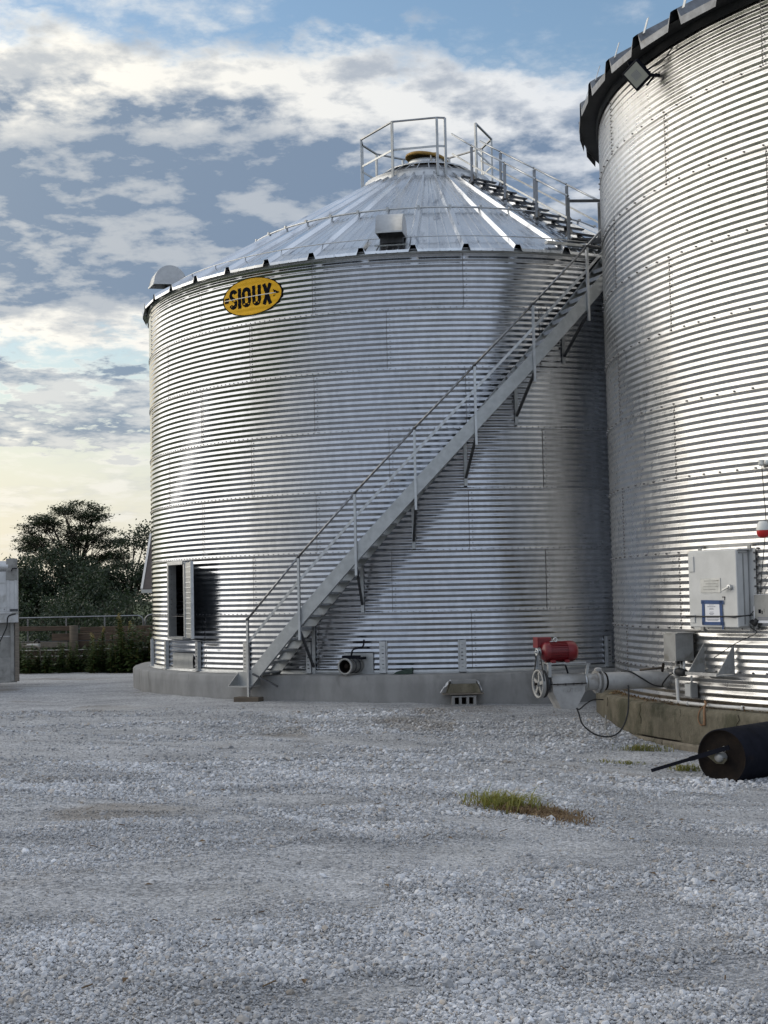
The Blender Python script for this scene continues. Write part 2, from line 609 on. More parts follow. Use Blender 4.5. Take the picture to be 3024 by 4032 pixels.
def pol(th, r, z):
    """bin-local point: azimuth th (deg, 0 faces -Y, positive to +X)"""
    a = R_(th)
    return Vector((r * math.sin(a), -r * math.cos(a), z))


def curve_pts(ctrl, n=24):
    """smooth Catmull-Rom path through ctrl"""
    c = [Vector(q) for q in ctrl]
    c = [c[0] * 2 - c[1]] + c + [c[-1] * 2 - c[-2]]
    out = []
    segs = len(c) - 3
    for i in range(segs):
        p0, p1, p2, p3 = c[i:i + 4]
        for k in range(max(2, n // segs)):
            t = k / max(2, n // segs)
            out.append(.5 * ((2 * p1) + (p2 - p0) * t + (2 * p0 - 5 * p1 + 4 * p2 - p3) * t * t + (3 * p1 - p0 - 3 * p2 + p3) * t ** 3))
    out.append(c[-2])
    return out


# ------------------------------------------------------------------ ground
GC = np.array([(0, -3, .42), (0, 2, .40), (-2, 6, .34), (2, 6, .28), (0, 9, .24), (-3, 10, .28), (4, 10, .06), (0, 13, .10), (4, 14, -.26), (-5, 16, .20),
               (0, 17, .07), (2.5, 18, -.16), (4.6, 18.6, -.40), (3.3, 20.5, -.36), (6.5, 16.7, -.42), (9, 14.5, -.42), (3.0, 23, -.18), (0, 21, .06), (0, 25, .135), (2, 25, .11), (-3, 25.6, .137),
               (-6, 28, .14), (-8, 31, .15), (-9, 35, .15), (-8, 39, .10), (4.5, 26, .0), (-12, 20, .2), (-20, 30, .15), (12, 34, .1), (16, 10, -.35), (20, 24, -.2),
               (-15, 5, .35), (12, 0, .2), (0, 50, .1), (-20, 60, .1), (25, 60, .1)], float)


def gz(x, y, micro=True):
    x = np.atleast_1d(np.asarray(x, float))
    y = np.atleast_1d(np.asarray(y, float))
    d2 = (x[:, None] - GC[None, :, 0]) ** 2 + (y[:, None] - GC[None, :, 1]) ** 2
    s2 = (1.7 + .035 * np.hypot(GC[:, 0], GC[:, 1] - 14)) ** 2
    wt = np.exp(-d2 / (2 * s2[None])) + 1e-6 / (1 + d2)
    z = (wt * GC[None, :, 2]).sum(1) / wt.sum(1)
    if micro:
        k = np.exp(-((np.hypot(x, (y - 14)) / 22) ** 4))
        z = z + k * (.012 * np.sin(x * 2.1 + 1.3 * np.sin(y * .9)) * np.sin(y * 1.7 + .6) + .009 * np.sin(x * 4.3 + y * 2.2 + 2 * np.sin(x * 1.1)) + .006 * np.sin(y * 6.1 - x * 1.7))
    return z


def gz1(x, y):
    return float(gz(x, y)[0])


def make_ground():
    fx = np.concatenate([[-4000, -1200, -400, -150, -70, -40, -26], np.arange(-18, 18.01, .2), [26, 40, 70, 150, 400, 1200, 4000]])
    fy = np.concatenate([[-4000, -1000, -300, -100, -40, -15], np.arange(-6, 44.01, .2), [50, 60, 80, 110, 160, 300, 800, 2000, 6000]])
    X, Y = np.meshgrid(fx, fy)
    x, y = X.ravel(), Y.ravel()
    z = np.concatenate([gz(x[i:i + 20000], y[i:i + 20000]) for i in range(0, len(x), 20000)])
    nx, ny = len(fx), len(fy)
    i, j = np.meshgrid(np.arange(nx - 1), np.arange(ny - 1))
    a = (j * nx + i).ravel()
    F = np.stack([a, a + 1, a + nx + 1, a + nx], 1)
    me = bpy.data.meshes.new('ground')
    me.from_pydata(np.stack([x, y, z], 1).tolist(), [], F.tolist())
    me.materials.append(MATS['gravel_sheet'])
    me.shade_smooth()
    link('ground', me, None, 'structure')


make_ground()


# ------------------------------------------------------------------ grain bins
RH = 1.1176
PITCHC = RH / 11


def corr(z, amp=.0096):
    """corrugation: straight flanks joined by tight curves"""
    q = 2 * math.pi * z / PITCHC
    return amp * .81 * (math.cos(q) + math.cos(3 * q) / 9 + math.cos(5 * q) / 25)


def sheet_mesh(name, R, a0, a1, mat, hole=None, z0=0, nseg=18, amp=.0096):
    """one corrugated wall sheet, lapped over its neighbour, local angle a0..a1 (deg)"""
    rows = 11 * 14
    lap = .35
    ang = np.linspace(a0, a1 + lap, nseg + 1)
    if hole:
        ang = np.unique(np.round(np.concatenate([ang, [hole[0], hole[1]]]), 4))
    zz = np.linspace(-.022, RH, rows + 1)
    if hole:
        zz = np.unique(np.round(np.concatenate([zz, [q for q in (hole[2] - z0, hole[3] - z0) if 0 < q < RH]]), 4))
    vs = []
    for z in zz:
        c = corr(z, amp)
        e = .006 * max(0, 1 - (z + .022) / .05)
        for k, a in enumerate(ang):
            r = R + c + e + .006 * (1 - (a - a0) / (a1 - a0))
            vs.append(pol(a, r, z))
    n = len(ang)
    fs = []
    for i in range(len(zz) - 1):
        for k in range(n - 1):
            if hole:
                am, zm_ = (ang[k] + ang[k + 1]) / 2, (zz[i] + zz[i + 1]) / 2 + z0
                if hole[0] < am < hole[1] and hole[2] < zm_ < hole[3]:
                    continue
            fs.append((i * n + k, i * n + k + 1, (i + 1) * n + k + 1, (i + 1) * n + k))
    return MB().add(vs, fs).mesh(name, mat, True, False)


def bolt_ring(mb, R, ths, z, size=.011, dr=.012, hgt=.010):
    for th in ths:
        c = pol(th, R + dr, z)
        nrm = pol(th, 1, 0)
        tx = Vector((-nrm.y, nrm.x, 0))
        vs, k = [], 5
        for q in (0, 1):
            for i in range(k):
                a = 2 * math.pi * i / k + th
                rr = size * (1 if q == 0 else .8)
                vs.append(c + tx * math.cos(a) * rr + Vector((0, 0, math.sin(a) * rr)) + nrm * hgt * (q if q else -.6))
        fs = [tuple(range(k, 2 * k))] + [(i, (i + 1) % k, k + (i + 1) % k, k + i) for i in range(k)]
        mb.add(vs, fs)


def bin_walls(root, R, nring, nsheet, seam_even, seam_odd, mat, hole=None):
    da = 360 / nsheet
    std = sheet_mesh('wall_sheet', R, 0, da, mat)
    # dark strip at every upright seam: sealant plus the gap's painted-in shade
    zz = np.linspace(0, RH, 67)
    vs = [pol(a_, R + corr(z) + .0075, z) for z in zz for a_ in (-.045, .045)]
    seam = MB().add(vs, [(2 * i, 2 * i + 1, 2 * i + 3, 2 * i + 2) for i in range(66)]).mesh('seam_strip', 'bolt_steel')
    for k in range(nring):
        base = seam_odd if (nring - 1 - k) % 2 else seam_even
        for q in range(nsheet):
            a = base + q * da
            a = (a + 180) % 360 - 180
            if hole and k <= 1 and a < hole[1] and a + da > hole[0]:
                me = sheet_mesh('wall_sheet', R, 0, da, mat, (hole[0] - a, hole[1] - a, hole[2], hole[3]), k * RH, 26)
            else:
                me = std
            link('wall_sheet', me, root, None, (0, 0, k * RH), R_(a))
            if q == 0 and k > 0:
                MB().lathe([(R + .0150, k * RH - .024), (R + .0158, k * RH - .021), (R + .0125, k * RH - .018)], 160).build('lap_edge', 'bolt_steel', root, True)
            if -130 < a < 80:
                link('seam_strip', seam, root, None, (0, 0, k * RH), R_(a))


def roof_panel(name, mat, half, rin, Re, z_e, rib_h, rib_w, lip, ridges=True, slope=30.0):
    """one roof sheet between two rib centre lines, with a turned-down eave lip"""
    tn = math.tan(R_(slope))
    rs = [Re + .001, Re] + list(np.linspace(Re - .02, rin, 9))
    vs, fs, ncol = [], [], None
    for q, r in enumerate(rs):
        z = z_e + (Re - r) * tn
        dz = -lip if q == 0 else 0
        hw = r * math.tan(R_(half))
        w2 = min(rib_w, hw * .30)
        ts = [(-hw, rib_h), (-hw + w2 * .5, rib_h), (-hw + w2, 0)]
        inner = hw - w2
        if ridges:
            for f in (-.5, 0, .5):
                ts += [(inner * f - .018, 0), (inner * f, .009), (inner * f + .018, 0)]
        else:
            ts += [(0, 0)]
        ts += [(hw - w2, 0), (hw - w2 * .5, rib_h), (hw, rib_h)]
        ncol = len(ts)
        for t_, h in ts:
            vs.append(Vector((t_, -r * 1.0, z + h + (dz if h < .03 else 0))))
    for i in range(len(rs) - 1):
        for k in range(ncol - 1):
            fs.append((i * ncol + k, i * ncol + k + 1, (i + 1) * ncol + k + 1, (i + 1) * ncol + k))
    mb = MB().add(vs, fs)
    return mb.mesh(name, mat)


# ---------- the new bin -------------------------------------------------
MX, MY, MZ, MR = 1.165, 31.967, .588, 6.40
NR = 7
WALL_H = NR * RH
DOOR = (-60.6, -53.9, .69, 2.14)
gb = thing('grain_bin', 'shiny new galvanised grain bin with an outside stair spiralling up its wall', 'grain bin', (MX, MY, MZ))
S0 = -22.25
bin_walls(gb, MR, NR, 14, S0, S0 + 180 / 14, 'galvanised_new', DOOR)
mb = MB()
for k in range(1, NR):
    bolt_ring(mb, MR, np.arange(-110, 70, 1.03), k * RH + .012, .0115, .012, .010)
for k in range(NR):
    base = (S0 + 180 / 14) if (NR - 1 - k) % 2 else S0
    for q in range(-5, 5):
        th = base + q * 360 / 14
        if -110 < th < 70:
            for c in range(11):
                z = k * RH + (c + .5) * PITCHC
                bolt_ring(mb, MR, [th + .22], z + .02, .011, .006)
                bolt_ring(mb, MR, [th + .55], z - .028, .011, .006)
mb.build('sheet_bolts', 'bolt_steel', gb, kind='stuff')
ROOF_E = MR + .13
EZ = WALL_H - .035
rp = roof_panel('roof_panel', 'galvanised_roof', 180 / 42, 1.42, ROOF_E, EZ, .075, .085, .05)
for k in range(42):
    link('roof_panel', rp, gb, None, None, R_(3.93 + 360 / 84 + k * 360 / 42))
# eave angle ring under the roof edge
mb = MB()
mb.lathe([(MR + .012, WALL_H - .10), (MR + .03, WALL_H - .10), (MR + .03, WALL_H - .02), (MR + .012, WALL_H - .02)], 120)
mb.build('eave_ring', 'galvanised_dull', gb, True)
mb = MB()
mb.lathe([(MR + .016, 0), (MR + .075, 0.0), (MR + .075, .012), (MR + .022, .014), (MR + .020, .07)], 120)
mb.build('base_angle', 'galvanised_dull', gb, True)


def roof_z(r):
    return EZ + (ROOF_E - r) * math.tan(R_(30))


# hoop rings round the roof, tied over the ribs
for r, rad in ((4.22, .021), (6.08, .010)):
    MB().tube([pol(a, r, roof_z(r) + .085) for a in np.arange(0, 361, 3)], rad, 8, False).build('roof_hoop', 'galvanised_rail', gb, True)
mb = MB()
for k in range(42):
    th = 3.93 + k * 360 / 42
    mb.box(pol(th, 4.22, roof_z(4.22) + .085), (.045, .06, .09), Matrix.Rotation(R_(th), 3, 'Z'))
mb.build('hoop_clips', 'galvanised_dull', gb, kind='stuff')
# peak: curb, slotted vent band, dome, neck and lid
MB().lathe([(1.47, roof_z(1.47) - .02), (1.47, roof_z(1.47) + .17), (1.43, roof_z(1.47) + .17), (1.38, roof_z(1.47) + .16)], 64).build('peak_curb', 'galvanised_rail', gb, True)
zc_ = roof_z(1.47) + .17
MB().lathe([(1.36, zc_ - .02), (.98, zc_ + .22)], 64).build('peak_mesh', 'steel_dark', gb, True)
for k in range(32):
    a = k * 360 / 32
    MB().bar(pol(a, 1.39, zc_ + .01), pol(a, .97, zc_ + .265), .02, .02).build('peak_rib', 'galvanised_rail', gb)
mb = MB().lathe([(1.00, zc_ + .25), (1.00, zc_ + .28), (.96, zc_ + .29), (.62, zc_ + .36), (.47, zc_ + .43), (.43, zc_ + .54), (.445, zc_ + .55)], 48)
mb.build('peak_dome', 'galvanised_rail', gb, True)
Ml = Matrix.Rotation(R_(9), 3, 'Y')
mb = MB().lathe([(0, .10), (.25, .095), (.45, .055), (.50, .02), (.50, -.03), (.47, -.035), (.47, 0), (0, .02)], 48, Ml, (0, 0, zc_ + .63))
lid = mb.build('peak_lid', 'lid_yellow', gb, True)
MB().bbox((.12, -.10, zc_ + .725), (.22, .12, .06), .01).build('lid_latch', 'lid_yellow', lid)
MB().bar((.10, -.44, zc_ + .40), (.08, -.47, zc_ + .59), .03, .03).bar((.24, -.42, zc_ + .50), (.24, -.45, zc_ + .67), .05, .02).build('lid_arm', 'galvanised_rail', lid)


def roof_vent(th):
    """hooded vent: square neck with a half-drum hood overhanging towards the eave"""
    v = link('roof_vent', None, gb)
    v.rotation_euler = (0, 0, R_(th))
    v.empty_display_size = .1
    r0, z0 = 6.02, roof_z(6.02)
    W = .50
    # hood: half drum, axis tangential (local x), open underneath
    prof = [(-.10 - .36 * math.cos(a), .08 + .40 * math.sin(a)) for a in np.linspace(-.06, math.pi, 15)]
    n = len(prof)
    vs = [(sx * W / 2, -r0 + y_, z0 + z_) for sx in (-1, 1) for y_, z_ in prof]
    fs = [(k, k + 1, n + k + 1, n + k) for k in range(n - 1)] + [tuple(range(n)), tuple(range(2 * n - 1, n - 1, -1))]
    hood = MB().add(vs, fs).mesh('hood', 'zinc_matte')
    for pl in hood.polygons:
        pl.use_smooth = len(pl.vertices) == 4
    link('hood', hood, v)
    MB().box((0, -r0 + .06, z0 + .02), (W * .86, .36, .30)).build('neck', 'steel_dark', v)
    MB().box((0, -r0 - .47, z0 + .065), (W + .02, .02, .03)).build('hood_lip', 'galvanised_dull', v)
    MB().box((0, -r0 + .02, z0 + .015), (W + .12, .55, .02), Matrix.Rotation(R_(-30), 3, 'X').inverted()).build('flashing', 'galvanised_roof', v)
    return v


for k in range(6):
    roof_vent(-8.6 + k * 60)
# base stiffeners, hat channels with slot marks
for k in range(28):
    th = 1.8 + k * 360 / 28
    a = (th + 180) % 360 - 180
    st = link('stiffener', None, gb)
    st.rotation_euler = (0, 0, R_(th))
    r = MR + .012
    mbs = MB()
    for x0, x1, d0, d1 in ((-.075, -.045, 0, .006), (.045, .075, 0, .006), (-.045, .045, .055, .061)):
        mbs.box(((x0 + x1) / 2, -r - (d0 + d1) / 2, .315), (x1 - x0, d1 - d0, .56))
    for x in (-.045, .045):
        mbs.box((x, -r - .03, .315), (.006, .056, .555))
    mbs.box((0, -r - .05, .03), (.13, .13, .014))
    mbs.build('channel', 'galvanised_rail', st)
    if abs(a) < 100:
        mk = MB()
        for q in range(7):
            mk.box((random.uniform(-.006, .006), -r - .063, .11 + q * .066), (.04, .004, random.choice((.008, .014, .02))))
        mk.build('slot_row', 'steel_dark', st)
# door: frame round the cut opening and a leaf swung out towards the yard
df = link('door_frame', None, gb)
dth = (DOOR[0] + DOOR[1]) / 2
for (a0, a1, z0, z1) in ((DOOR[0] - .55, DOOR[0] + .15, DOOR[2] - .05, DOOR[3] + .05), (DOOR[1] - .15, DOOR[1] + .55, DOOR[2] - .05, DOOR[3] + .05)):
    am = (a0 + a1) / 2
    MB().box(pol(am, MR - .02, (z0 + z1) / 2), (R_(a1 - a0) * MR, .17, z1 - z0), Matrix.Rotation(R_(am), 3, 'Z')).build('jamb', 'galvanised_dull', df)
MB().box(pol(dth, MR - .02, DOOR[3] + .035), (R_(DOOR[1] - DOOR[0]) * MR, .19, .07), Matrix.Rotation(R_(dth), 3, 'Z')).build('head', 'galvanised_dull', df)
MB().box(pol(dth, MR - .02, DOOR[2] - .03), (R_(DOOR[1] - DOOR[0]) * MR, .21, .05), Matrix.Rotation(R_(dth), 3, 'Z')).build('sill', 'galvanised_dull', df)
hinge = pol(DOOR[1] + .55, MR + .05, 0)
ldir = Vector((.31, -.95, 0)).normalized()
lf = link('door_leaf', None, gb)
c_ = hinge + ldir * .36
Mleaf = Matrix((ldir, Vector((-ldir.y, ldir.x, 0)), Vector((0, 0, 1)))).transposed()
MB().box((c_.x, c_.y, 1.42), (.70, .022, 1.50), Mleaf).build('panel', 'galvanised_dull', lf)
for zz_ in np.arange(.75, 2.15, .1016):
    q = hinge + ldir * .36 + Vector((-ldir.y, ldir.x, 0)) * .016
    MB().tube([hinge + ldir * .03 + Vector((0, 0, zz_)), hinge + ldir * .69 + Vector((0, 0, zz_))], .019, 6).build('rib', 'galvanised_dull', lf)
for sgn in (0.0, .70):
    q = hinge + ldir * sgn
    MB().box((q.x, q.y, 1.42), (.05, .06, 1.52), Mleaf).build('edge_channel', 'galvanised_rail', lf)
for zz_ in (.9, 1.4, 1.95):
    MB().tube([hinge + Vector((0, 0, zz_ - .06)), hinge + Vector((0, 0, zz_ + .06))], .03, 8).build('hinge', 'galvanised_rail', lf, True)
# inside floor so that light does not leak under
MB().lathe([(0, .02), (MR - .05, .02)], 64).build('bin_floor', 'interior_dark', gb)
# patch plate riveted below the door
MB().add([pol(a, MR + .024 + .004 * math.cos(z * 30), z) for z in np.linspace(.06, .36, 9) for a in np.linspace(-59.5, -51.5, 9)],
         [(i * 9 + k, i * 9 + k + 1, i * 9 + k + 10, i * 9 + k + 9) for i in range(8) for k in range(8)]).build('patch_plate', 'galvanised_dull', gb, True)


def foundation(name, label, x, y, ztop, r, zbot, mat, bev=.03, courses=None):
    f = thing(name, label, 'foundation', (x, y, ztop))
    prof = [(r - .8, -.001), (r - bev, 0), (r, -bev)]
    for zz_ in np.linspace(-bev, zbot, 8)[1:]:
        prof.append((r, zz_))
    n = 200
    m_ = MB().lathe(prof, n)
    vv = []
    for (px, py, pz) in m_.v:
        a = math.atan2(py, px)
        k = 1 + .0012 * math.sin(a * 23) + .0009 * math.sin(a * 61 + pz * 7)
        vv.append((px * k, py * k, pz + (.004 * math.sin(a * 31 + 1) if pz > -.05 else 0)))
    m_.v = vv
    m_.build('ring_wall', mat, f, True)
    return f


fnd = foundation('concrete_foundation', 'pale round concrete foundation under the new bin with the stair', MX, MY, MZ, 6.82, -1.1, 'concrete_new')
for a in (-47.5, -13, 17, 38):
    MB().bar(pol(a, 6.8205, -.02), pol(a + .15, 6.8215, -.48), .008, .006).build('crack_joint', 'steel_dark', fnd)

# ---------- wall stair ---------------------------------------------------
st = thing('spiral_stair', 'grey steel stair with handrail climbing round the new bin wall', 'stair', (MX, MY, MZ))
RO, RI = MR + .80, MR + .13


def zt(th):
    return .15 + .1302 * (th + 30.4)


TH0, TH1 = -31.0, 30.5
ths = np.linspace(TH0, TH1, 62)


def stringer(r, inward):
    vs, fs = [], []
    prof = [(inward * .045, -.012), (0, 0), (0, -.32), (inward * .045, -.335)]
    th2 = .006
    for th in ths:
        for dr, dz in prof:
            vs.append(pol(th, r + dr, zt(th) + dz))
    for i in range(len(ths) - 1):
        for k in range(3):
            fs.append((i * 4 + k, i * 4 + k + 1, i * 4 + k + 5, i * 4 + k + 4))
    # solid web
    mb_ = MB().add(vs, fs)
    mb_.build('stringer', 'galvanised_dull', st)


stringer(RO, -1)
stringer(RI, 1)
ntr = int((zt(TH1) - .2) / .205)
trm = MB().bbox((0, -(RO + RI) / 2, 0), (.25, RO - RI - .02, .03), .006).box((-.12, -(RO + RI) / 2, -.03), (.012, RO - RI - .03, .06)).mesh('tread', 'galvanised_rail')
for k in range(ntr):
    z = .06 + k * .205
    th = (z - .15 + .16) / .1302 - 30.4
    if th > TH1 - .6:
        break
    link('tread', trm, st, None, (0, 0, z), R_(th))
PTH = [-30.9 + 8.72 * k for k in range(8)]


def rail_z(th):
    return 1.045 + .1275 * (th + 30.9)


for k, th in enumerate(PTH):
    top = rail_z(th) - .02
    bot = -.37 if k == 0 else zt(th) - .56
    tilt = pol(th, RO + .03, 0)
    MB().box(pol(th, RO + .027, (top + bot) / 2), (.042, .042, top - bot), Matrix.Rotation(R_(th), 3, 'Z')).build('post', 'galvanised_rail', st)
    MB().lathe([(0, .03), (.028, .022), (.034, 0), (.028, -.022), (0, -.03)], 12, None, pol(th, RO + .03, rail_z(th))).build('rail_joint', 'steel_dark', st, True)
    if k < len(PTH) - 1:
        t2 = PTH[k + 1]
        MB().tube([pol(th, RO + .03, rail_z(th)), pol(t2, RO + .03, rail_z(t2))], .021, 8).build('handrail', 'rail_dark', st, True)
        MB().bar(pol(th, RO + .02, rail_z(th) - .43), pol(t2, RO + .02, rail_z(t2) - .43), .012, .045).build('mid_rail', 'galvanised_rail', st)
    if k > 0:
        zb = zt(th) - .42
        MB().box(pol(th - .9, MR + .03, zb - .33), (.06, .02, .95), Matrix.Rotation(R_(th), 3, 'Z')).build('wall_strap', 'galvanised_dull', st)
        MB().bar(pol(th - .9, MR + .04, zb + .05), pol(th, RO + .01, zb + .05), .05, .05).build('cross_bar', 'galvanised_dull', st)
        MB().bar(pol(th - .9, MR + .05, zb - .66), pol(th, RO - .01, zb), .045, .035).build('brace', 'steel_dark', st)
# lowest folded step hung off the stair end, and its brace
c0 = -32.6
lowm = MB()
lowm.box(pol(c0, 7.08, -.19), (.52, .30, .012), Matrix.Rotation(R_(c0), 3, 'Z'))
for s_ in (-1, 1):
    a_ = c0 + s_ * 2.1
    lowm.prism([pol(a_, 6.93, -.18), pol(a_ , 7.23, -.18), pol(a_, 6.93, .06)], (0, 0, 0), pol(a_ + 90, .008, 0))
lowm.box(pol(c0, 6.935, -.06), (.52, .01, .25), Matrix.Rotation(R_(c0), 3, 'Z'))
lowm.build('hung_step', 'galvanised_dull', st)
MB().bar(pol(-30.2, RO + .02, .05), pol(-26.3, RO - .06, -.18), .04, .03).build('brace', 'steel_dark', st)
# landing at the eave
for k in range(6):
    a_ = 31.2 + k * 1.25
    MB().box(pol(a_, MR + .47, zt(TH1) - .05), (.13, .72, .03), Matrix.Rotation(R_(a_), 3, 'Z')).build('landing_plank', 'galvanised_dull', st)
b = thing('wood_block', 'weathered wood block set on gravel under the stair foot post', 'wood block', (MX, MY, MZ))
MB().bbox(pol(-30.9, RO + .03, -.43), (.52, .20, .12), .008, Matrix.Rotation(R_(-24), 3, 'Z')).build('block', 'wood_old', b)

# ---------- roof stair and peak guardrail -------------------------------
rs_ = thing('roof_stair', 'steel tread stair with pipe rails lying up the new bin roof', 'stair', (MX, MY, MZ))
ad = pol(26.6, 1, 0)
ld = Vector((-ad.y, ad.x, 0))


def rpt(al, la, dz):
    q = ad * al + ld * la
    return Vector((q.x, q.y, roof_z(math.hypot(al, la)) + dz))


al = 1.95
while al < 6.5:
    MB().bar(rpt(al, -.20, .12), rpt(al, .66, .12), .09, .025).build('tread', 'steel_dark', rs_)
    al += .41
for la in (-.13, .60):
    al_p = [2.27, 3.60, 4.78, 5.88]
    for k, al in enumerate(al_p):
        q0, q1 = rpt(al, la, .02), rpt(al, la, .86)
        MB().bar(q0, q1, .05, .06, (1, 0, 0)).build('post', 'rail_dark', rs_)
        g = rpt(al, la, .13)
        MB().prism([g, g + ad * .16, g + Vector((0, 0, .18))], (0, 0, 0), ld * .012).prism([g, g - ad * .16, g + Vector((0, 0, .18))], (0, 0, 0), ld * .012).build('gusset', 'steel_dark', rs_)
        MB().lathe([(0, .03), (.03, 0), (0, -.03)], 10, None, rpt(al, la, .90)).build('rail_joint', 'steel_dark', rs_, True)
    rp_ = [rpt(1.42, la, .93)] + [rpt(a_, la, .90) for a_ in al_p]
    for a_, b_ in zip(rp_[:-1], rp_[1:]):
        MB().tube([a_, b_], .02, 8).build('handrail', 'galvanised_rail', rs_, True)
    mp = [rpt(1.42, la, .48)] + [rpt(a_, la, .46) for a_ in al_p]
    for a_, b_ in zip(mp[:-1], mp[1:]):
        MB().bar(a_, b_, .014, .035).build('mid_rail', 'galvanised_dull', rs_)
# eave platform rail
e0 = rpt(5.88, -.13, .80)
e1 = rpt(6.55, .95, .96)
e1.z = e0.z - .05
for a_ in (e0, e1):
    MB().bar((a_.x, a_.y, a_.z + .02), (a_.x, a_.y, a_.z - 1.0), .045, .045, (1, 0, 0)).build('post', 'steel_dark', rs_)
MB().bar(e0, e1, .04, .05).build('platform_rail', 'steel_dark', rs_)
MB().bar(e0 + Vector((0, 0, -.78)), e1 + Vector((0, 0, -.78)), .06, .10).build('platform_beam', 'steel_dark', rs_)
e2 = rpt(6.32, -.95, .10)
MB().bar(e2, rpt(6.32, .8, .10), .10, .05).build('platform_beam', 'galvanised_dull', rs_)

pg = thing('peak_guardrail', 'square steel guardrail standing round the roof peak lid', 'guardrail', (MX, MY, MZ))
GA = [45, 92, 118, 157, -160, -130, -101, -86, -32, 7, 14]
gr_ = 1.52
zb_, ztp = roof_z(1.52), roof_z(1.52) + 1.30
pts = [pol(a, gr_, 0) for a in GA]
for a, q in zip(GA, pts):
    MB().box((q.x, q.y, (zb_ + ztp) / 2), (.055, .04, ztp - zb_), Matrix.Rotation(R_(a), 3, 'Z')).build('post', 'galvanised_dull', pg)
for a_, b_ in zip(pts[:-1], pts[1:]):
    MB().bar((a_.x, a_.y, ztp), (b_.x, b_.y, ztp), .045, .03).build('top_rail', 'rail_dark', pg)
    MB().bar((a_.x, a_.y, zb_ + .66), (b_.x, b_.y, zb_ + .66), .014, .045).build('mid_rail', 'galvanised_dull', pg)

# ---------- oval sign -------------------------------------------------------
sg = thing('oval_sign', 'yellow oval sign with black lettering high on the bin wall', 'sign', (MX, MY, MZ))
SC, SZ, SW, SH = -34.6, 7.236, .748, .367


def spt(u, v, dr=0):
    th = SC + math.degrees(u * SW / MR)
    z = SZ + v * SH
    return pol(th, MR + .016 + dr + .0045 * math.cos(2 * math.pi * z / PITCHC), z)


def oval(r0, r1, dr, name, mat, nr):
    n = 72
    vs, fs = [], []
    for i in range(nr + 1):
        r = r0 + (r1 - r0) * i / nr
        for k in range(n):
            a = 2 * math.pi * k / n
            vs.append(spt(r * math.cos(a), r * math.sin(a), dr))
    for i in range(nr):
        for k in range(n):
            j = (k + 1) % n
            fs.append((i * n + k, (i + 1) * n + k, (i + 1) * n + j, i * n + j))
    MB().add(vs, fs).build(name, mat, sg, True)


oval(.002, .975, 0, 'plate', 'sign_yellow', 22)
oval(.965, 1.0, .002, 'border', 'sign_black', 2)


def stroke(path, wd, name, mat, dr):
    """flat stroke of width wd along a polyline in (x m, y m) sign coordinates, bent on the wall"""
    P = []
    for i in range(len(path) - 1):
        n = max(2, int(math.dist(path[i], path[i + 1]) / .009))
        for k in range(n):
            t = k / n
            P.append((path[i][0] * (1 - t) + path[i + 1][0] * t, path[i][1] * (1 - t) + path[i + 1][1] * t))
    P.append(path[-1])
    vs, fs = [], []
    for i, (x, y) in enumerate(P):
        a, b_ = P[max(0, i - 1)], P[min(len(P) - 1, i + 1)]
        dx, dy = b_[0] - a[0], b_[1] - a[1]
        L = math.hypot(dx, dy) or 1
        nx, ny = -dy / L * wd / 2, dx / L * wd / 2
        vs += [spt((x + nx) / SW, (y + ny) / SH, dr), spt((x - nx) / SW, (y - ny) / SH, dr)]
    for i in range(len(P) - 1):
        fs.append((2 * i, 2 * i + 1, 2 * i + 3, 2 * i + 2))
    MB().add(vs, fs).build(name, mat, sg)


def arc(cx, cy, rx, ry, a0, a1, n=10):
    return [(cx + rx * math.cos(R_(a0 + (a1 - a0) * k / n)), cy + ry * math.sin(R_(a0 + (a1 - a0) * k / n))) for k in range(n + 1)]


LH, SWD = .200, .078
cxs = (-.455, -.288, -.112, .142, .395)
hw = .068
S_ = arc(cxs[0], LH - .044 - .062, hw, .062, 10, 180, 8) + [(cxs[0] - hw + .006, .055), (cxs[0] - .03, .02), (cxs[0] + .03, -.02), (cxs[0] + hw - .006, -.055)] + arc(cxs[0], -LH + .044 + .062, hw, .062, 0, -170, 8)
stroke(S_, SWD, 'letter', 'sign_black', .003)
stroke([(cxs[1], -LH), (cxs[1], LH)], SWD * 1.1, 'letter', 'sign_black', .003)
O_ = arc(cxs[2], LH - .044 - .075, hw + .008, .075, 0, 180, 10) + arc(cxs[2], -LH + .044 + .075, hw + .008, .075, 180, 360, 10)
O_.append(O_[0])
stroke(O_, SWD, 'letter', 'sign_black', .003)
U_ = [(cxs[3] - hw, LH)] + arc(cxs[3], -LH + .044 + .075, hw, .075, 180, 360, 10) + [(cxs[3] + hw, LH)]
stroke(U_, SWD, 'letter', 'sign_black', .003)
stroke([(cxs[4] - .075, -LH), (cxs[4] + .075, LH)], SWD, 'letter', 'sign_black', .003)
stroke([(cxs[4] + .075, -LH), (cxs[4] - .075, LH)], SWD, 'letter', 'sign_black', .0042)
stroke([(-.70, 0), (.60, 0)], .016, 'arrow_shaft', 'sign_white', .0055)
for s_ in (-1, 1):
    stroke([(-.69, s_ * .032), (-.575, s_ * .032)], .036, 'arrow_feather', 'sign_black', .003)
vs = [spt(.53 / SW, .072 / SH, .004), spt(.56 / SW, 0, .0042), spt(.53 / SW, -.072 / SH, .004), spt(.685 / SW, 0, .004)]
MB().add(vs, [(0, 1, 3), (1, 2, 3)]).build('arrow_head', 'sign_black', sg)

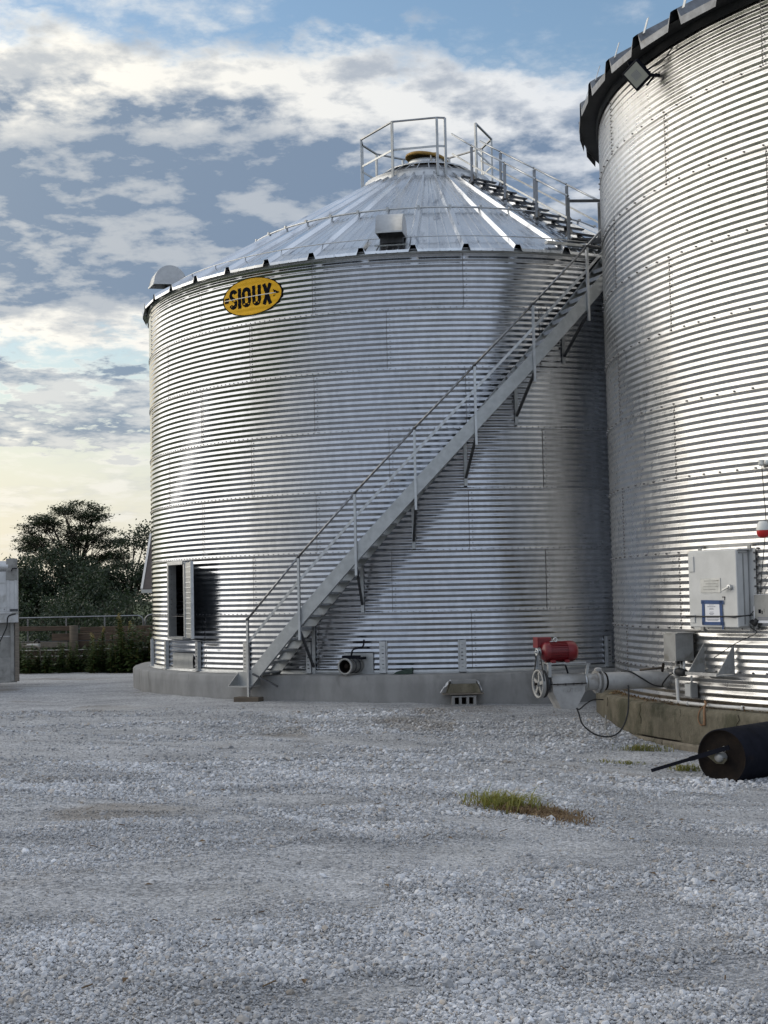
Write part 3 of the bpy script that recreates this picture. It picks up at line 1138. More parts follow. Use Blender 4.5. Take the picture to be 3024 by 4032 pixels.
# ---------- unloading tube with crank at the bin foot ---------------------------
ut = thing('unload_tube', 'short grey unloading tube with black crank on the bin foot', 'unload tube', (MX, MY, MZ), R_(-15.2))
MB().box((.0, -MR - .035, .195), (.56, .012, .38)).build('mount_plate', 'galvanised_dull', ut)
Mt = Matrix.Rotation(R_(90), 3, 'X')
Mt = Matrix.Rotation(R_(-14), 3, 'Z') @ Mt
tb0 = Vector((-.02, -MR - .04, .165))
MB().lathe([(.128, 0), (.128, .42), (.15, .425), (.15, .46), (.118, .46), (.118, .02), (0, .02)], 36, Mt, tb0).build('tube', 'grey_box', ut, True)
MB().lathe([(0, .30), (.1175, .30)], 30, Mt, tb0).build('tube_shade_disc', 'rust_shade_black', ut)  # black disc and the lining below stand in for shade inside the tube
MB().lathe([(.1172, .30), (.1172, .455)], 30, Mt, tb0).build('tube_shade_lining', 'rust_shade_black', ut, True)
for zz_ in (.10, .26):
    MB().lathe([(.128, zz_), (.14, zz_), (.14, zz_ + .03), (.128, zz_ + .03)], 36, Mt, tb0).build('clamp_band', 'steel_dark', ut, True)
MB().lathe([(0, .36), (.05, .36), (.05, .40), (.02, .42), (0, .42)], 16, Mt, tb0).build('auger_hub', 'rust_shade_black', ut, True)
MB().box((-.06, -MR - .30, .325), (.34, .06, .06)).box((.12, -MR - .2, .30), (.06, .3, .04)).build('crank_bracket', 'black_paint', ut)
MB().tube([(-.06, -MR - .30, .34), (-.04, -MR - .31, .43), (-.01, -MR - .31, .47), (.15, -MR - .31, .50), (.18, -MR - .31, .54), (.19, -MR - .31, .64)], .016, 8).build('crank_handle', 'black_paint', ut, True)
tarp = thing('folded_tarp', 'small dark green wedge lying on the concrete ledge at the bin foot', 'tarp', (MX, MY, MZ), R_(-9.1))
MB().add([(-.02, -MR - .06, .01), (.33, -MR - .06, .01), (.33, -MR - .06, .115), (.24, -MR - .06, .10), (.02, -MR - .06, .04),
          (-.02, -MR - .2, .006), (.33, -MR - .2, .006), (.32, -MR - .12, .10), (.22, -MR - .13, .085), (.02, -MR - .17, .03)],
         [(0, 1, 2, 3, 4), (9, 8, 7, 6, 5), (4, 3, 8, 9), (3, 2, 7, 8), (2, 1, 6, 7), (0, 4, 9, 5), (1, 0, 5, 6)]).build('tarp_fold', 'green_tarp', tarp)

# cinder block, plank and wrapped block standing before the foundation
bx_, by_ = 1.345, 25.03
bz_ = gz1(bx_, by_)
cb = thing('cinder_block', 'hollow concrete block on end beside the foundation under a plank', 'concrete block', (bx_, by_, bz_ - .01), R_(2))
for x in (-.19, -.065, .065, .19):
    MB().bbox((x, 0, .085), (.045 if abs(x) < .1 else .05, .20, .17), .004).build('web', 'concrete_new', cb)
for z in (.012, .165):
    MB().bbox((0, 0, z + .004), (.44, .202, .028), .004).build('face_shell', 'concrete_new', cb)
MB().box((0, .085, .09), (.42, .02, .15)).build('cell_shade', 'rust_shade_black', cb)  # black sheet behind the webs, shade of the hollow cells as colour
pk = thing('plank', 'short weathered plank lying on the hollow concrete block', 'plank', (bx_ - .01, by_, bz_ + .195), R_(3))
MB().bbox((0, 0, .012), (.72, .24, .025), .004).build('board', 'wood_grey', pk)
wb = thing('wrapped_block', 'grey block with torn plastic film resting on the plank', 'wrapped block', (bx_, by_ + .01, bz_ + .225), R_(2))
MB().add([(-.30, -.11, 0), (.30, -.11, 0), (.30, .11, 0), (-.30, .11, 0), (-.245, -.09, .155), (.245, -.09, .155), (.25, .11, .17), (-.25, .11, .17)],
         [(3, 2, 1, 0), (4, 5, 6, 7), (0, 1, 5, 4), (1, 2, 6, 5), (2, 3, 7, 6), (3, 0, 4, 7)]).build('block', 'concrete_old', wb)
MB().bbox((0, .02, .19), (.46, .17, .075), .008).build('top_block', 'concrete_new', wb)
for sx, am in ((-1, 1.0), (1, .55)):
    vs, fs = [], []
    n = 7
    for i in range(n):
        for k in range(n):
            u, v = i / (n - 1), k / (n - 1)
            vs.append((sx * (.24 + .17 * u * am + random.uniform(-.02, .02)), -.13 + .2 * v * (1 - .4 * u) + random.uniform(-.02, .02), .20 * (1 - u ** 1.3) + .01 + random.uniform(-.015, .02) * (u < 1)))
    for i in range(n - 1):
        for k in range(n - 1):
            fs.append((i * n + k, i * n + k + 1, (i + 1) * n + k + 1, (i + 1) * n + k))
    MB().add(vs, fs).build('plastic_wrap', 'plastic_film', wb)

# ---------- the older bin on the right -----------------------------------------
FX, FY, FZ, FR = 11.2247, 23.5388, .3083, 7.316
FN = 9
fb = thing('grain_bin', 'weathered tall galvanised grain bin with a dark overhanging eave and control cabinet', 'grain bin', (FX, FY, FZ))
fda = 360 / 11
bin_walls(fb, FR, FN, 11, -85.4, -69.0, 'galvanised_old')
mb = MB()
for k in range(1, FN):
    bolt_ring(mb, FR, np.arange(-125, -20, 2.67), k * RH + .015, .016, .016, .018)
for k in range(FN):
    base = -69.0 if (FN - 1 - k) % 2 else -85.4
    for q in range(-2, 3):
        th = base + q * fda
        if -125 < th < -20:
            for c in range(11):
                z = k * RH + (c + .5) * PITCHC
                bolt_ring(mb, FR, [th + .25], z + .02, .013, .006, .016)
                bolt_ring(mb, FR, [th + .1], z - .03, .013, .006, .016)
bolt_ring(mb, FR, np.arange(-95, -30, 1.9), .52, .015, .014, .016)
mb.build('sheet_bolts', 'bolt_steel', fb, kind='stuff')
FWH = FN * RH
FRE = FR + .34
FEZ = FWH - .03
rp2 = roof_panel('roof_panel', 'roof_dark', 3.75, 1.3, FRE, FEZ, .15, .18, .12, False)
for k in range(48):
    link('roof_panel', rp2, fb, None, None, R_(-62.9 + 3.75 + k * 7.5))
for k in range(48):
    th = -61.9 + k * 7.5
    if -130 < (th + 180) % 360 - 180 < -20:
        MB().box(pol(th, FRE - .10, FEZ + .27), (.055, .008, .26), Matrix.Rotation(R_(th), 3, 'Z') @ Matrix.Rotation(R_(-18), 3, 'X')).build('eave_tab', 'galvanised_dull', fb)
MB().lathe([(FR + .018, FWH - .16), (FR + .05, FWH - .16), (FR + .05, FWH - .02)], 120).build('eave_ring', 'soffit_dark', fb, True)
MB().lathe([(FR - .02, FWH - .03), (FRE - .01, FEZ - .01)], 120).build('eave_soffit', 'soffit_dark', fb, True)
MB().lathe([(1.45, FEZ + (FRE - 1.45) * math.tan(R_(30))), (1.2, FEZ + (FRE - 1.2) * math.tan(R_(30)) + .25), (.4, FEZ + (FRE - .4) * math.tan(R_(30))), (0, FEZ + 4.6)], 40).build('peak_cap', 'galvanised_dull', fb, True)
MB().lathe([(0, .02), (FR - .05, .02)], 64).build('bin_floor', 'interior_dark', fb)

ff = foundation('concrete_foundation', 'mossy brown concrete foundation under the weathered tall bin', FX, FY, FZ, 7.66, -.50, 'concrete_old', .04)
# rougher footing course below the ring, broken in blocks
fa = -130.0
while fa < -20:
    da_ = random.uniform(5.5, 8.5)
    n = 6
    vs, fs = [], []
    for i, (r, z) in enumerate(((7.60, -.50), (7.675, -.505), (7.69, -.54), (7.68, -1.1), (7.3, -1.1))):
        for k in range(n + 1):
            a = fa + .06 + (da_ - .12) * k / n
            vs.append(pol(a, r + random.uniform(-.004, .004), z))
    for i in range(4):
        for k in range(n):
            fs.append((i * (n + 1) + k, i * (n + 1) + k + 1, (i + 2 - 1) * (n + 1) + k + 1, (i + 1) * (n + 1) + k))
    MB().add(vs, fs).build('footing_block', 'concrete_footing', ff)
    fa += da_
MB().lathe([(7.672, -.478), (7.655, -.490), (7.672, -.503)], 200).build('course_joint', 'rust_shade_black', ff, True)
for a in (-86, -74.5, -66, -57):
    MB().tube([pol(a + .25 * math.sin(q * 2.3), 7.661, -.03 - .44 * q / 6) for q in range(random.randint(3, 7))], .004, 4).build('crack_joint', 'rust_shade_black', ff)
# litter along the ledge
lt = MB()
for k in range(420):
    a = random.uniform(-92, -52)
    r = FR + random.choice((random.uniform(.03, .08), random.uniform(.03, .22)))
    c = pol(a, r, .006 + random.uniform(0, .02))
    d = Vector((random.uniform(-1, 1), random.uniform(-1, 1), random.uniform(-.2, .4))).normalized() * random.uniform(.02, .06)
    e = d.cross(Vector((0, 0, 1))).normalized() * random.uniform(.005, .015)
    lt.add([c - d - e, c + d - e, c + d + e, c - d + e], [(0, 1, 2, 3)])
lo = lt.build('leaf_litter', 'grass_dry', None, kind='stuff')
lo.location = (FX, FY, FZ)
lo['label'] = 'dry leaf litter on the ledge of the mossy foundation'


def fpol(th, dr, z):
    return pol(th, FR + dr, z)


# flood lamp under the eave
fl = thing('flood_light', 'square black flood light with pale lens under the dark eave', 'flood light', (FX, FY, FZ))
q = fpol(-70.9, .30, 9.60)
look = Vector((-.50, -.78, -.38)).normalized()
lx = look.cross(Vector((0, 0, 1))).normalized()
ly = lx.cross(look)
rot = Matrix.Rotation(R_(-57), 3, look)
lx, ly = rot @ lx, rot @ ly
Mf = Matrix((lx, ly, -look)).transposed()
MB().bbox(q, (.36, .34, .07), .02, Mf).build('housing', 'black_paint', fl)
MB().box(q + look * .040, (.29, .27, .004), Mf).build('lens', 'lamp_glass', fl)
for k in range(5):
    MB().box(q + look * .0435 + ly * (-.055 + k * .026), (.13, .008, .002), Mf).build('led_strip', 'print_grey', fl)
for k in range(7):
    MB().box(q - look * .055 + lx * (-.15 + k * .05), (.012, .32, .05), Mf).build('cooling_fin', 'black_paint', fl)
MB().bar(q - look * .02 + lx * .23, q - look * .02 + lx * .23 + Vector((.16, .06, .05)), .03, .05).bar(q - look * .05, fpol(-69.5, .02, 9.55), .04, .04).bar(q - lx * .22, fpol(-70.2, .02, 9.62), .03, .03).build('bracket', 'black_paint', fl)
MB().tube(curve_pts([q - look * .07, q + Vector((.2, .0, .10)), fpol(-68.5, .05, 9.72), fpol(-66, .05, 9.85)]), .01, 6).build('lamp_cable', 'black_rubber', fl, True)

# backing plate and control cabinet
CT = -60.6
pn = thing('backing_plate', 'flat pale steel plate bolted to the bin wall behind the cabinet', 'plate', (FX, FY, FZ))
vs = [pol(a, FR + .026, z) for z in np.linspace(1.12, 2.26, 3) for a in np.linspace(-66.2, -56.0, 12)]
MB().add(vs, [(i * 12 + k, i * 12 + k + 1, i * 12 + k + 13, i * 12 + k + 12) for i in range(2) for k in range(11)]).build('plate', 'grey_enclosure', pn, True)
for a in (-66.4, -55.9):
    mb = MB()
    bolt_ring(mb, FR, [a + (.2 if k % 2 else -.2) for k in range(20)], 0, .018, .026, .02)
    for k in range(20):
        pass
    vs = []
    mb2 = MB()
    for k in range(20):
        bolt_ring(mb2, FR, [a + (.22 if k % 2 else -.2)], 1.14 + k * .0585, .017, .022, .022)
    mb2.build('bolt_row', 'bolt_steel', pn, kind='stuff')

cab = thing('control_cabinet', 'big grey metal control cabinet with latch on the weathered bin', 'cabinet', (FX, FY, FZ), R_(CT))
CW, CH, CDp = .96, 1.06, .20
y0 = -FR - .035
cy_ = y0 - CDp / 2
zc = 1.70
MB().bbox((0, cy_, zc), (CW, CDp, CH), .012).build('box', 'grey_enclosure', cab)
door_c = MB().bbox((0, y0 - CDp - .018, zc), (CW + .02, .034, CH + .02), .010).build('door', 'grey_enclosure', cab)
yd = y0 - CDp - .036
MB().bbox((-.41, yd - .006, zc + .36), (.10, .016, .22), .004).build('hinge', 'grey_enclosure', door_c)
MB().bbox((-.41, yd - .006, zc - .42), (.08, .016, .12), .004).build('hinge', 'grey_enclosure', door_c)
MB().lathe([(0, .05), (.035, .045), (.04, 0)], 16, Matrix.Rotation(R_(90), 3, 'X'), (.37, yd, zc + .02)).bar((.38, yd - .045, zc + .03), (.25, yd - .05, zc - .02), .03, .02).build('latch_handle', 'galvanised_rail', door_c, False)
npl = MB().box((-.03, yd - .004, zc + .05), (.40, .006, .20)).build('name_plate', 'galvanised_dull', door_c)
for k in range(4):
    MB().box((-.03 + random.uniform(-.05, .05), yd - .008, zc + .115 - k * .04), (.30 - .05 * (k % 2), .002, .012)).build('plate_line', 'grey_box', door_c)
MB().box((.225, yd - .004, zc - .115), (.06, .003, .012)).box((.245, yd - .004, zc - .135), (.012, .003, .05)).build('pen_mark', 'sign_black', door_c)
MB().box((.485, cy_, zc + .50), (.02, CDp * .8, .02)).box((CW / 2 + .004, cy_, zc), (.008, .02, CH - .06)).build('side_seam', 'grey_box', cab)
MB().box((0, cy_ + .02, zc + CH / 2 + .015), (CW + .03, CDp + .03, .02)).build('drip_shield', 'grey_enclosure', cab)
for sx in (-1, 1):
    MB().box((sx * .50, y0 + .01, zc + CH / 2 + .03), (.06, .02, .08)).box((sx * .50, y0 + .01, zc - CH / 2 - .03), (.06, .02, .08)).build('mount_foot', 'grey_box', cab)
nt = thing('taped_notice', 'white paper notice fixed with blue tape on the cabinet door', 'notice', (FX, FY, FZ), R_(CT))
MB().box((0, yd - .010, zc - .33), (.30, .002, .27)).build('paper_sheet', 'paper', nt)
for (x, z, w_, h_, r) in ((-.0, -.185, .46, .055, 1), (-.19, -.34, .055, .33, 2), (.175, -.34, .055, .34, -2), (0, -.485, .44, .045, 0), (.20, -.52, .03, .10, 4)):
    MB().box((x, yd - .0125, zc + z), (w_, .0015, h_), Matrix.Rotation(R_(r), 3, 'Y')).build('tape_strip', 'blue_tape', nt)
for k, (w_, zz_) in enumerate(((.10, -.225), (.16, -.248), (.08, -.27), (.09, -.285), (.08, -.325), (.10, -.345), (.07, -.362), (.25, -.40), (.26, -.425), (.22, -.44))):
    MB().box((-.02 if w_ < .2 else 0, yd - .0115, zc + zz_), (w_, .001, .007)).build('print_line', 'print_grey', nt)
sp_ = thing('rubber_strap', 'black rubber strap stretched across the lower cabinet door', 'strap', (FX, FY, FZ), R_(CT))
MB().tube([(-.56, y0 - .10, zc - .385), (-.54, yd - .02, zc - .385), (-.2, yd - .024, zc - .387), (.30, yd - .022, zc - .385), (.42, yd - .02, zc - .39), (.56, yd + .02, zc - .38), (.58, y0 - .05, zc - .37)],
         [.012, .014, .010, .010, .015, .010, .010], 8).build('strap_cord', 'black_rubber', sp_, True)

# junction box with conduits, and pipe down to the ledge
jb = thing('junction_box', 'small dull grey junction box with conduits below the cabinet', 'junction box', (FX, FY, FZ), R_(-67.6))
JY = -FR - .02
MB().bbox((.02, JY - .17, .86), (.30, .30, .40), .006).build('box', 'grey_box', jb)
MB().bbox((.02, JY - .327, .86), (.31, .014, .41), .004).build('cover', 'grey_box', jb)
MB().bbox((.03, JY - .15, 1.067), (.32, .32, .018), .006).build('rain_lid', 'grey_box', jb)
for x, l in ((-.06, .30), (.06, .22), (.13, .22)):
    MB().tube([(x, JY - .17, .66), (x, JY - .17, .66 - l)], .020, 8).build('conduit', 'pvc', jb, True)
for x in (.0, .095):
    MB().tube([(x, JY - .17, .66), (x, JY - .17, .61)], .028, 10).build('gland', 'black_rubber', jb, True)
pp = thing('pvc_pipe', 'white plastic conduit dropping to the ledge and along the foundation', 'pipe', (FX, FY, FZ))
pth = [pol(-68.1, FR + .19, .46), pol(-68.05, FR + .19, .30), pol(-68.0, FR + .19, .10), pol(-67.9, FR + .19, .065), pol(-67.4, FR + .19, .05)]
MB().tube(pth, .026, 10).build('drop_pipe', 'pvc', pp, True)
MB().tube([pol(a, FR + .19 + .012 * math.sin(a), .048) for a in np.linspace(-67.4, -40, 30)], .025, 10).build('ledge_pipe', 'pvc', pp, True)
for a in (-66.3, -57.6, -50):
    MB().tube([pol(a, FR + .19, .048), pol(a + .35, FR + .19, .048)], .034, 10).build('coupling', 'pvc', pp, True)
MB().lathe([(0, .09), (.045, .085), (.06, .0), (.045, -.085), (0, -.09)], 14, Matrix.Rotation(R_(20), 3, 'X'), pol(-67.9, FR + .20, .50)).build('elbow', 'pvc', pp, True)
cn = thing('black_connector', 'black cable connector plugged into the conduit elbow', 'connector', (FX, FY, FZ))
MB().tube([pol(-67.7, FR + .22, .50), pol(-67.0, FR + .24, .50), pol(-65.9, FR + .24, .49)], [.05, .065, .05], 12).build('plug_body', 'black_rubber', cn, True)
MB().tube([pol(-67.7, FR + .22, .50), pol(-67.5, FR + .22, .50)], .07, 12).build('plug_ring', 'pvc', cn, True)
sw = thing('switch_box', 'tiny grey switch box low on the wall beside the white pipe', 'switch box', (FX, FY, FZ), R_(-66.6))
MB().bbox((0, -FR - .08, .23), (.16, .12, .22), .006).build('box', 'grey_box', sw)
MB().bbox((0, -FR - .143, .23), (.13, .006, .18), .003).build('cover', 'grey_enclosure', sw)
MB().tube([(.02, -FR - .08, .34), (.02, -FR - .08, .44)], .016, 8).build('conduit', 'pvc', sw, True)
# folded bracket: two triangular gussets and a bent tray
br = thing('wall_bracket', 'folded steel tray with two triangular gussets on the weathered bin', 'bracket', (FX, FY, FZ), R_(-62.0))
for x in (-.33, .30):
    MB().prism([(x, -FR - .02, .50), (x, -FR - .34, .50), (x, -FR - .02, .92)], (0, 0, 0), (.012, 0, 0)).build('gusset', 'grey_box', br)
MB().box((-.02, -FR - .19, .485), (.66, .34, .014)).build('tray', 'galvanised_dull', br)
MB().box((-.02, -FR - .355, .50), (.66, .012, .045)).build('tray_lip', 'galvanised_rail', br)
# alarm beacon and its cord
be = thing('alarm_beacon', 'white beacon with red lens hanging on the weathered bin wall', 'beacon', (FX, FY, FZ))
q = fpol(-54.2, .12, 2.50)
MB().lathe([(0, .12), (.05, .115), (.085, .07), (.092, .0), (.09, -.01)], 20, None, q).build('cap', 'white_plastic', be, True)
MB().lathe([(.088, -.008), (.09, -.05), (.07, -.095), (.03, -.115), (0, -.118)], 20, None, q).build('lens', 'red_plastic', be, True)
MB().bar(q, fpol(-54.2, .0, 2.5), .06, .06).build('arm', 'grey_box', be)
cr = thing('hanging_cord', 'thin black cord hanging down past the beacon to the cabinet', 'cord', (FX, FY, FZ))
MB().tube(curve_pts([fpol(-54.5, .05, 3.40), fpol(-54.3, .06, 3.0), fpol(-54.1, .07, 2.62), fpol(-54.6, .06, 2.2), fpol(-55.2, .05, 1.75), fpol(-55.3, .05, 1.50)]), .006, 6).build('cord', 'black_rubber', cr, True)
MB().tube(curve_pts([fpol(-56.1, .06, 1.40), fpol(-56.9, .06, 1.30), fpol(-56.8, .06, 1.16), fpol(-56.0, .06, 1.08), fpol(-59.0, .07, .93), fpol(-62.5, .06, .72)]), .006, 6).build('loose_tail', 'black_rubber', cr, True)
ins = thing('wire_knob', 'small bright white insulator knob at a wall seam above the beacon', 'insulator', (FX, FY, FZ))
q = fpol(-54.55, .05, 3.43)
MB().lathe([(0, .04), (.045, .035), (.03, .01), (.05, -.02), (.03, -.045), (0, -.05)], 14, None, q).lathe([(0, .03), (.035, .02), (.035, -.03), (0, -.04)], 12, None, q + pol(36, .09, 0)).build('knob', 'white_plastic', ins, True)
tgs = thing('label_card', 'narrow white printed card on the wall above the square card', 'label', (FX, FY, FZ), R_(-54.9))
MB().box((0, -FR - .07, 1.56), (.30, .006, .11)).build('card', 'paper', tgs)
for k, (x, w_) in enumerate(((-.08, .09), (.0, .03), (.09, .08))):
    MB().box((x, -FR - .0745, 1.56), (w_, .002, .022 if k != 1 else .06)).build('print_line', 'print_grey', tgs)
tg2 = thing('label_card', 'square white card with a black emblem beside the cabinet', 'label', (FX, FY, FZ), R_(-54.9))
MB().box((0, -FR - .09, 1.335), (.29, .006, .23)).build('card', 'paper', tg2)
MB().box((-.04, -FR - .0945, 1.38), (.045, .002, .055)).box((.0, -FR - .0945, 1.365), (.02, .002, .05)).box((.035, -FR - .0945, 1.39), (.006, .002, .05)).build('emblem', 'sign_black', tg2)
MB().box((.01, -FR - .0945, 1.29), (.18, .002, .012)).box((.01, -FR - .0945, 1.265), (.16, .002, .008)).build('print_line', 'print_grey', tg2)
sw2 = thing('meter_box', 'grey box between the two white cards on the wall', 'meter box', (FX, FY, FZ), R_(-54.9))
MB().bbox((0, -FR - .055, 1.43), (.27, .08, .36), .006).build('box', 'grey_box', sw2)
MB().tube([(-.20, -FR - .08, 1.24), (-.13, -FR - .10, 1.20), (-.09, -FR - .10, 1.27)], .035, 8).build('cable_gland', 'black_rubber', sw2, True)
strp = thing('leather_strap', 'brown strap looped over the foundation edge below the pipe', 'strap', (FX, FY, FZ))
MB().tube(curve_pts([pol(-63.0, FR + .20, .10), pol(-62.2, FR + .28, .07), pol(-61.8, FR + .355, .02), pol(-61.7, FR + .37, -.10), pol(-61.75, FR + .37, -.22)]), .018, 6).build('strap_tail', 'leather', strp, True)
MB().tube(curve_pts([pol(-62.2, FR + .28, .07), pol(-62.5, FR + .36, -.02), pol(-62.7, FR + .37, -.14), pol(-62.3, FR + .37, -.22), pol(-61.9, FR + .37, -.2)]), .008, 6).build('strap_loop', 'leather', strp, True)
hm = thing('wood_handle_tool', 'rusty tool with wooden handle resting on the unloading tube', 'tool', (FX, FY, FZ))
q0, q1 = pol(-73.2, FR + .42, .50), pol(-72.2, FR + .10, .53)
MB().tube([q0, q1], .018, 8).build('handle', 'wood_old', hm, True)
MB().bar(q1 + Vector((-.02, -.05, -.05)), q1 + Vector((.02, .03, .06)), .03, .04).build('head', 'rust_shade_black', hm)

# ---------- unloading auger with red motor ----------------------------------------
AU_TH = -73.0
au = thing('unload_auger', 'grey unloading auger reaching from the weathered bin with discharge hopper', 'auger', (FX, FY, 0), R_(AU_TH - 90))
# local +x points along the auger away from the bin axis, after rotation
au.rotation_euler = (0, 0, math.atan2(-math.cos(R_(AU_TH)), math.sin(R_(AU_TH))))
AZ = .662
MX_ = Matrix.Rotation(R_(90), 3, 'Y')
MB().lathe([(.132, 7.25), (.132, 8.42)], 36, MX_, (0, 0, AZ)).build('tube', 'grey_paint', au, True)
MB().lathe([(.124, 8.40), (.126, 8.66), (.128, 8.72)], 36, MX_, (0, 0, AZ)).build('head_tube', 'grey_paint', au, True)
for x in (8.40, 8.47):
    MB().lathe([(.13, x), (.172, x), (.172, x + .018), (.13, x + .018)], 36, MX_, (0, 0, AZ)).build('flange', 'grey_paint', au)
MB().bbox((8.44, .0, AZ + .175), (.10, .10, .07), .02).build('flange_ear', 'grey_paint', au)
MB().lathe([(.133, 8.33), (.136, 8.345), (.133, 8.36)], 36, MX_, (0, 0, AZ)).build('rust_band', 'rust_shade_black', au, True)
MB().lathe([(.134, 8.66), (.140, 8.66), (.140, 8.70), (.134, 8.70)], 36, MX_, (0, 0, AZ)).build('clamp_band', 'galvanised_dull', au, True)
# discharge head: half-round top, tapering hopper below
prof = []
hx0, hx1 = 8.71, 9.24
top = [(math.cos(a) * .138, math.sin(a) * .138) for a in np.linspace(0, math.pi, 13)]
vs = [(x, y_, AZ + z_) for x in (hx0, hx1) for y_, z_ in top]
n = len(top)
fs = [(k, k + 1, n + k + 1, n + k) for k in range(n - 1)] + [tuple(range(n - 1, -1, -1)), tuple(range(n, 2 * n))]
hd = MB().add(vs, fs).mesh('head_cover', 'grey_paint')
for pl in hd.polygons:
    pl.use_smooth = len(pl.vertices) == 4
link('head_cover', hd, au)
for s_ in (-1, 1):
    MB().box(((hx0 + hx1) / 2, s_ * .155, AZ - .004), (hx1 - hx0, .04, .012)).build('cover_flange', 'rust_shade_black', au)
    for k in range(4):
        MB().lathe([(0, .018), (.010, .016), (.012, -.02), (0, -.022)], 6, None, (hx0 + .07 + k * .13, s_ * .16, AZ - .006)).build('bolt', 'bolt_steel', au)
vs = [(hx0, -.14, AZ - .012), (hx1, -.14, AZ - .012), (hx1, .14, AZ - .012), (hx0, .14, AZ - .012),
      (hx0 + .02, -.145, AZ - .13), (hx1 - .005, -.145, AZ - .13), (hx1 - .005, .145, AZ - .13), (hx0 + .02, .145, AZ - .13),
      (hx0 + .16, -.13, .29), (hx1 - .13, -.13, .29), (hx1 - .13, .13, .29), (hx0 + .16, .13, .29)]
fs = [(0, 1, 5, 4), (1, 2, 6, 5), (2, 3, 7, 6), (3, 0, 4, 7), (4, 5, 9, 8), (5, 6, 10, 9), (6, 7, 11, 10), (7, 4, 8, 11)]
hop = MB().add(vs, fs).build('hopper', 'grey_paint', au)
tm = text_mesh('HUTCH', .085, .003)
tm.materials.append(MATS['grey_paint'])
for v in tm.vertices:
    x, y_, z_ = v.co
    v.co = (x * 1.05 + y_ * .25, y_, z_)
# lettering lies on the hopper face towards the yard (local +y side faces the camera)
lo_ = link('raised_lettering', tm, hop)
lo_.rotation_euler = (R_(90), 0, R_(180))
lo_.location = (hx0 + .22, .1485, AZ - .10)
# pulleys, belts
MB().lathe([(0, 9.30), (.12, 9.30), (.12, 9.27), (.06, 9.24)], 24, MX_, (0, 0, AZ)).build('bearing_plate', 'steel_dark', au)


def pulley(xc, zc_p, R, wid, spokes, mat, nm):
    pr = link(nm, None, au)
    MB().lathe([(R - .03, xc - wid / 2), (R, xc - wid / 2), (R - .012, xc - wid / 6), (R - .012, xc + wid / 6), (R, xc + wid / 2), (R - .03, xc + wid / 2), (R - .034, xc), (R - .03, xc - wid / 2)], 44, MX_, (0, 0, zc_p)).build('rim', mat, pr, True)
    MB().lathe([(0, xc - wid * .7), (R * .18, xc - wid * .7), (R * .18, xc + wid * .7), (0, xc + wid * .7)], 20, MX_, (0, 0, zc_p)).build('hub', mat, pr)
    for k in range(spokes):
        a = 2 * math.pi * k / spokes + .25
        MB().bar((xc, math.cos(a) * R * .15, zc_p + math.sin(a) * R * .15), (xc, math.cos(a) * (R - .025), zc_p + math.sin(a) * (R - .025)), .05, .02, (1, 0, 0)).build('spoke', mat, pr)
    return pr


pulley(9.40, AZ, .215, .05, 5, 'grey_box', 'drive_pulley')
pulley(9.34, AZ, .205, .03, 0, 'black_rubber', 'belt_guard_rim')
pulley(9.40, 1.13, .06, .055, 0, 'galvanised_dull', 'motor_pulley')
for s_ in (-1, 1):
    MB().bar((9.40, s_ * .055, 1.15), (9.40, s_ * .20, AZ + .05), .02, .012, (1, 0, 0)).build('belt', 'black_rubber', au)
MB().tube([(9.25, 0, AZ), (9.47, 0, AZ)], .022, 12).build('shaft', 'rust_shade_black', au, True)
# motor table
MB().box((9.0, 0, .965), (.62, .26, .018)).build('motor_table', 'galvanised_dull', au)
for x, y_ in ((9.27, .09), (9.27, -.09)):
    MB().bar((x, y_, .96), (x, y_, AZ + .10), .05, .05, (1, 0, 0)).build('table_leg', 'galvanised_dull', au)
MB().bar((8.97, .0, .93), (8.93, 0, AZ + .14), .02, .02, (0, 1, 0)).build('table_leg', 'black_paint', au)
MB().bar((8.60, .06, .935), (9.0, .06, .935), .05, .014).build('adjust_bar', 'galvanised_dull', au)
MB().bar((8.63, .06, .94), (8.66, .06, AZ + .11), .04, .02, (0, 1, 0)).build('adjust_bar_foot', 'galvanised_dull', au)

mo = thing('electric_motor', 'red ribbed electric motor mounted over the auger head', 'motor', (FX, FY, 0))
mo.rotation_euler = au.rotation_euler
MZc = 1.132
MB().lathe([(.03, 9.375), (.05, 9.34), (.10, 9.335), (.135, 9.31), (.142, 9.27), (.142, 9.24)], 32, MX_, (0, 0, MZc)).build('end_shield', 'red_paint', mo, True)
MB().lathe([(.138, 9.25), (.138, 8.95)], 32, MX_, (0, 0, MZc)).build('housing', 'red_paint', mo, True)
for k in range(26):
    a = 2 * math.pi * k / 26
    MB().box((9.10, math.cos(a) * .143, MZc + math.sin(a) * .143), (.28, .016, .008), Matrix.Rotation(a, 3, 'X')).build('cooling_rib', 'red_paint', mo)
MB().lathe([(.152, 8.97), (.154, 8.90), (.148, 8.84), (.12, 8.805), (.05, 8.795), (0, 8.795)], 32, MX_, (0, 0, MZc)).build('fan_cover', 'red_paint', mo, True)
MB().bbox((9.27, -.12, 1.27), (.22, .17, .15), .012).build('terminal_box', 'red_paint', mo)
MB().bbox((9.385, -.12, 1.27), (.012, .18, .16), .004).build('terminal_cover', 'red_paint', mo)
ring = [(9.12 + .028 * math.cos(a), 0, MZc + .175 + .028 * math.sin(a)) for a in np.linspace(0, 2 * math.pi, 13)]
MB().tube(ring, .009, 6, False).bbox((9.12, 0, MZc + .145), (.04, .05, .02), .004).bbox((9.19, .03, MZc + .148), (.06, .03, .016), .003).build('lifting_eye', 'galvanised_rail', mo, True)
for x in (8.99, 9.21):
    for s_ in (-1, 1):
        MB().bbox((x, s_ * .105, .99), (.07, .06, .05), .008).build('foot', 'red_paint', mo)
MB().tube([(9.33, 0, MZc), (9.46, 0, MZc)], .018, 10).build('shaft', 'galvanised_dull', mo, True)


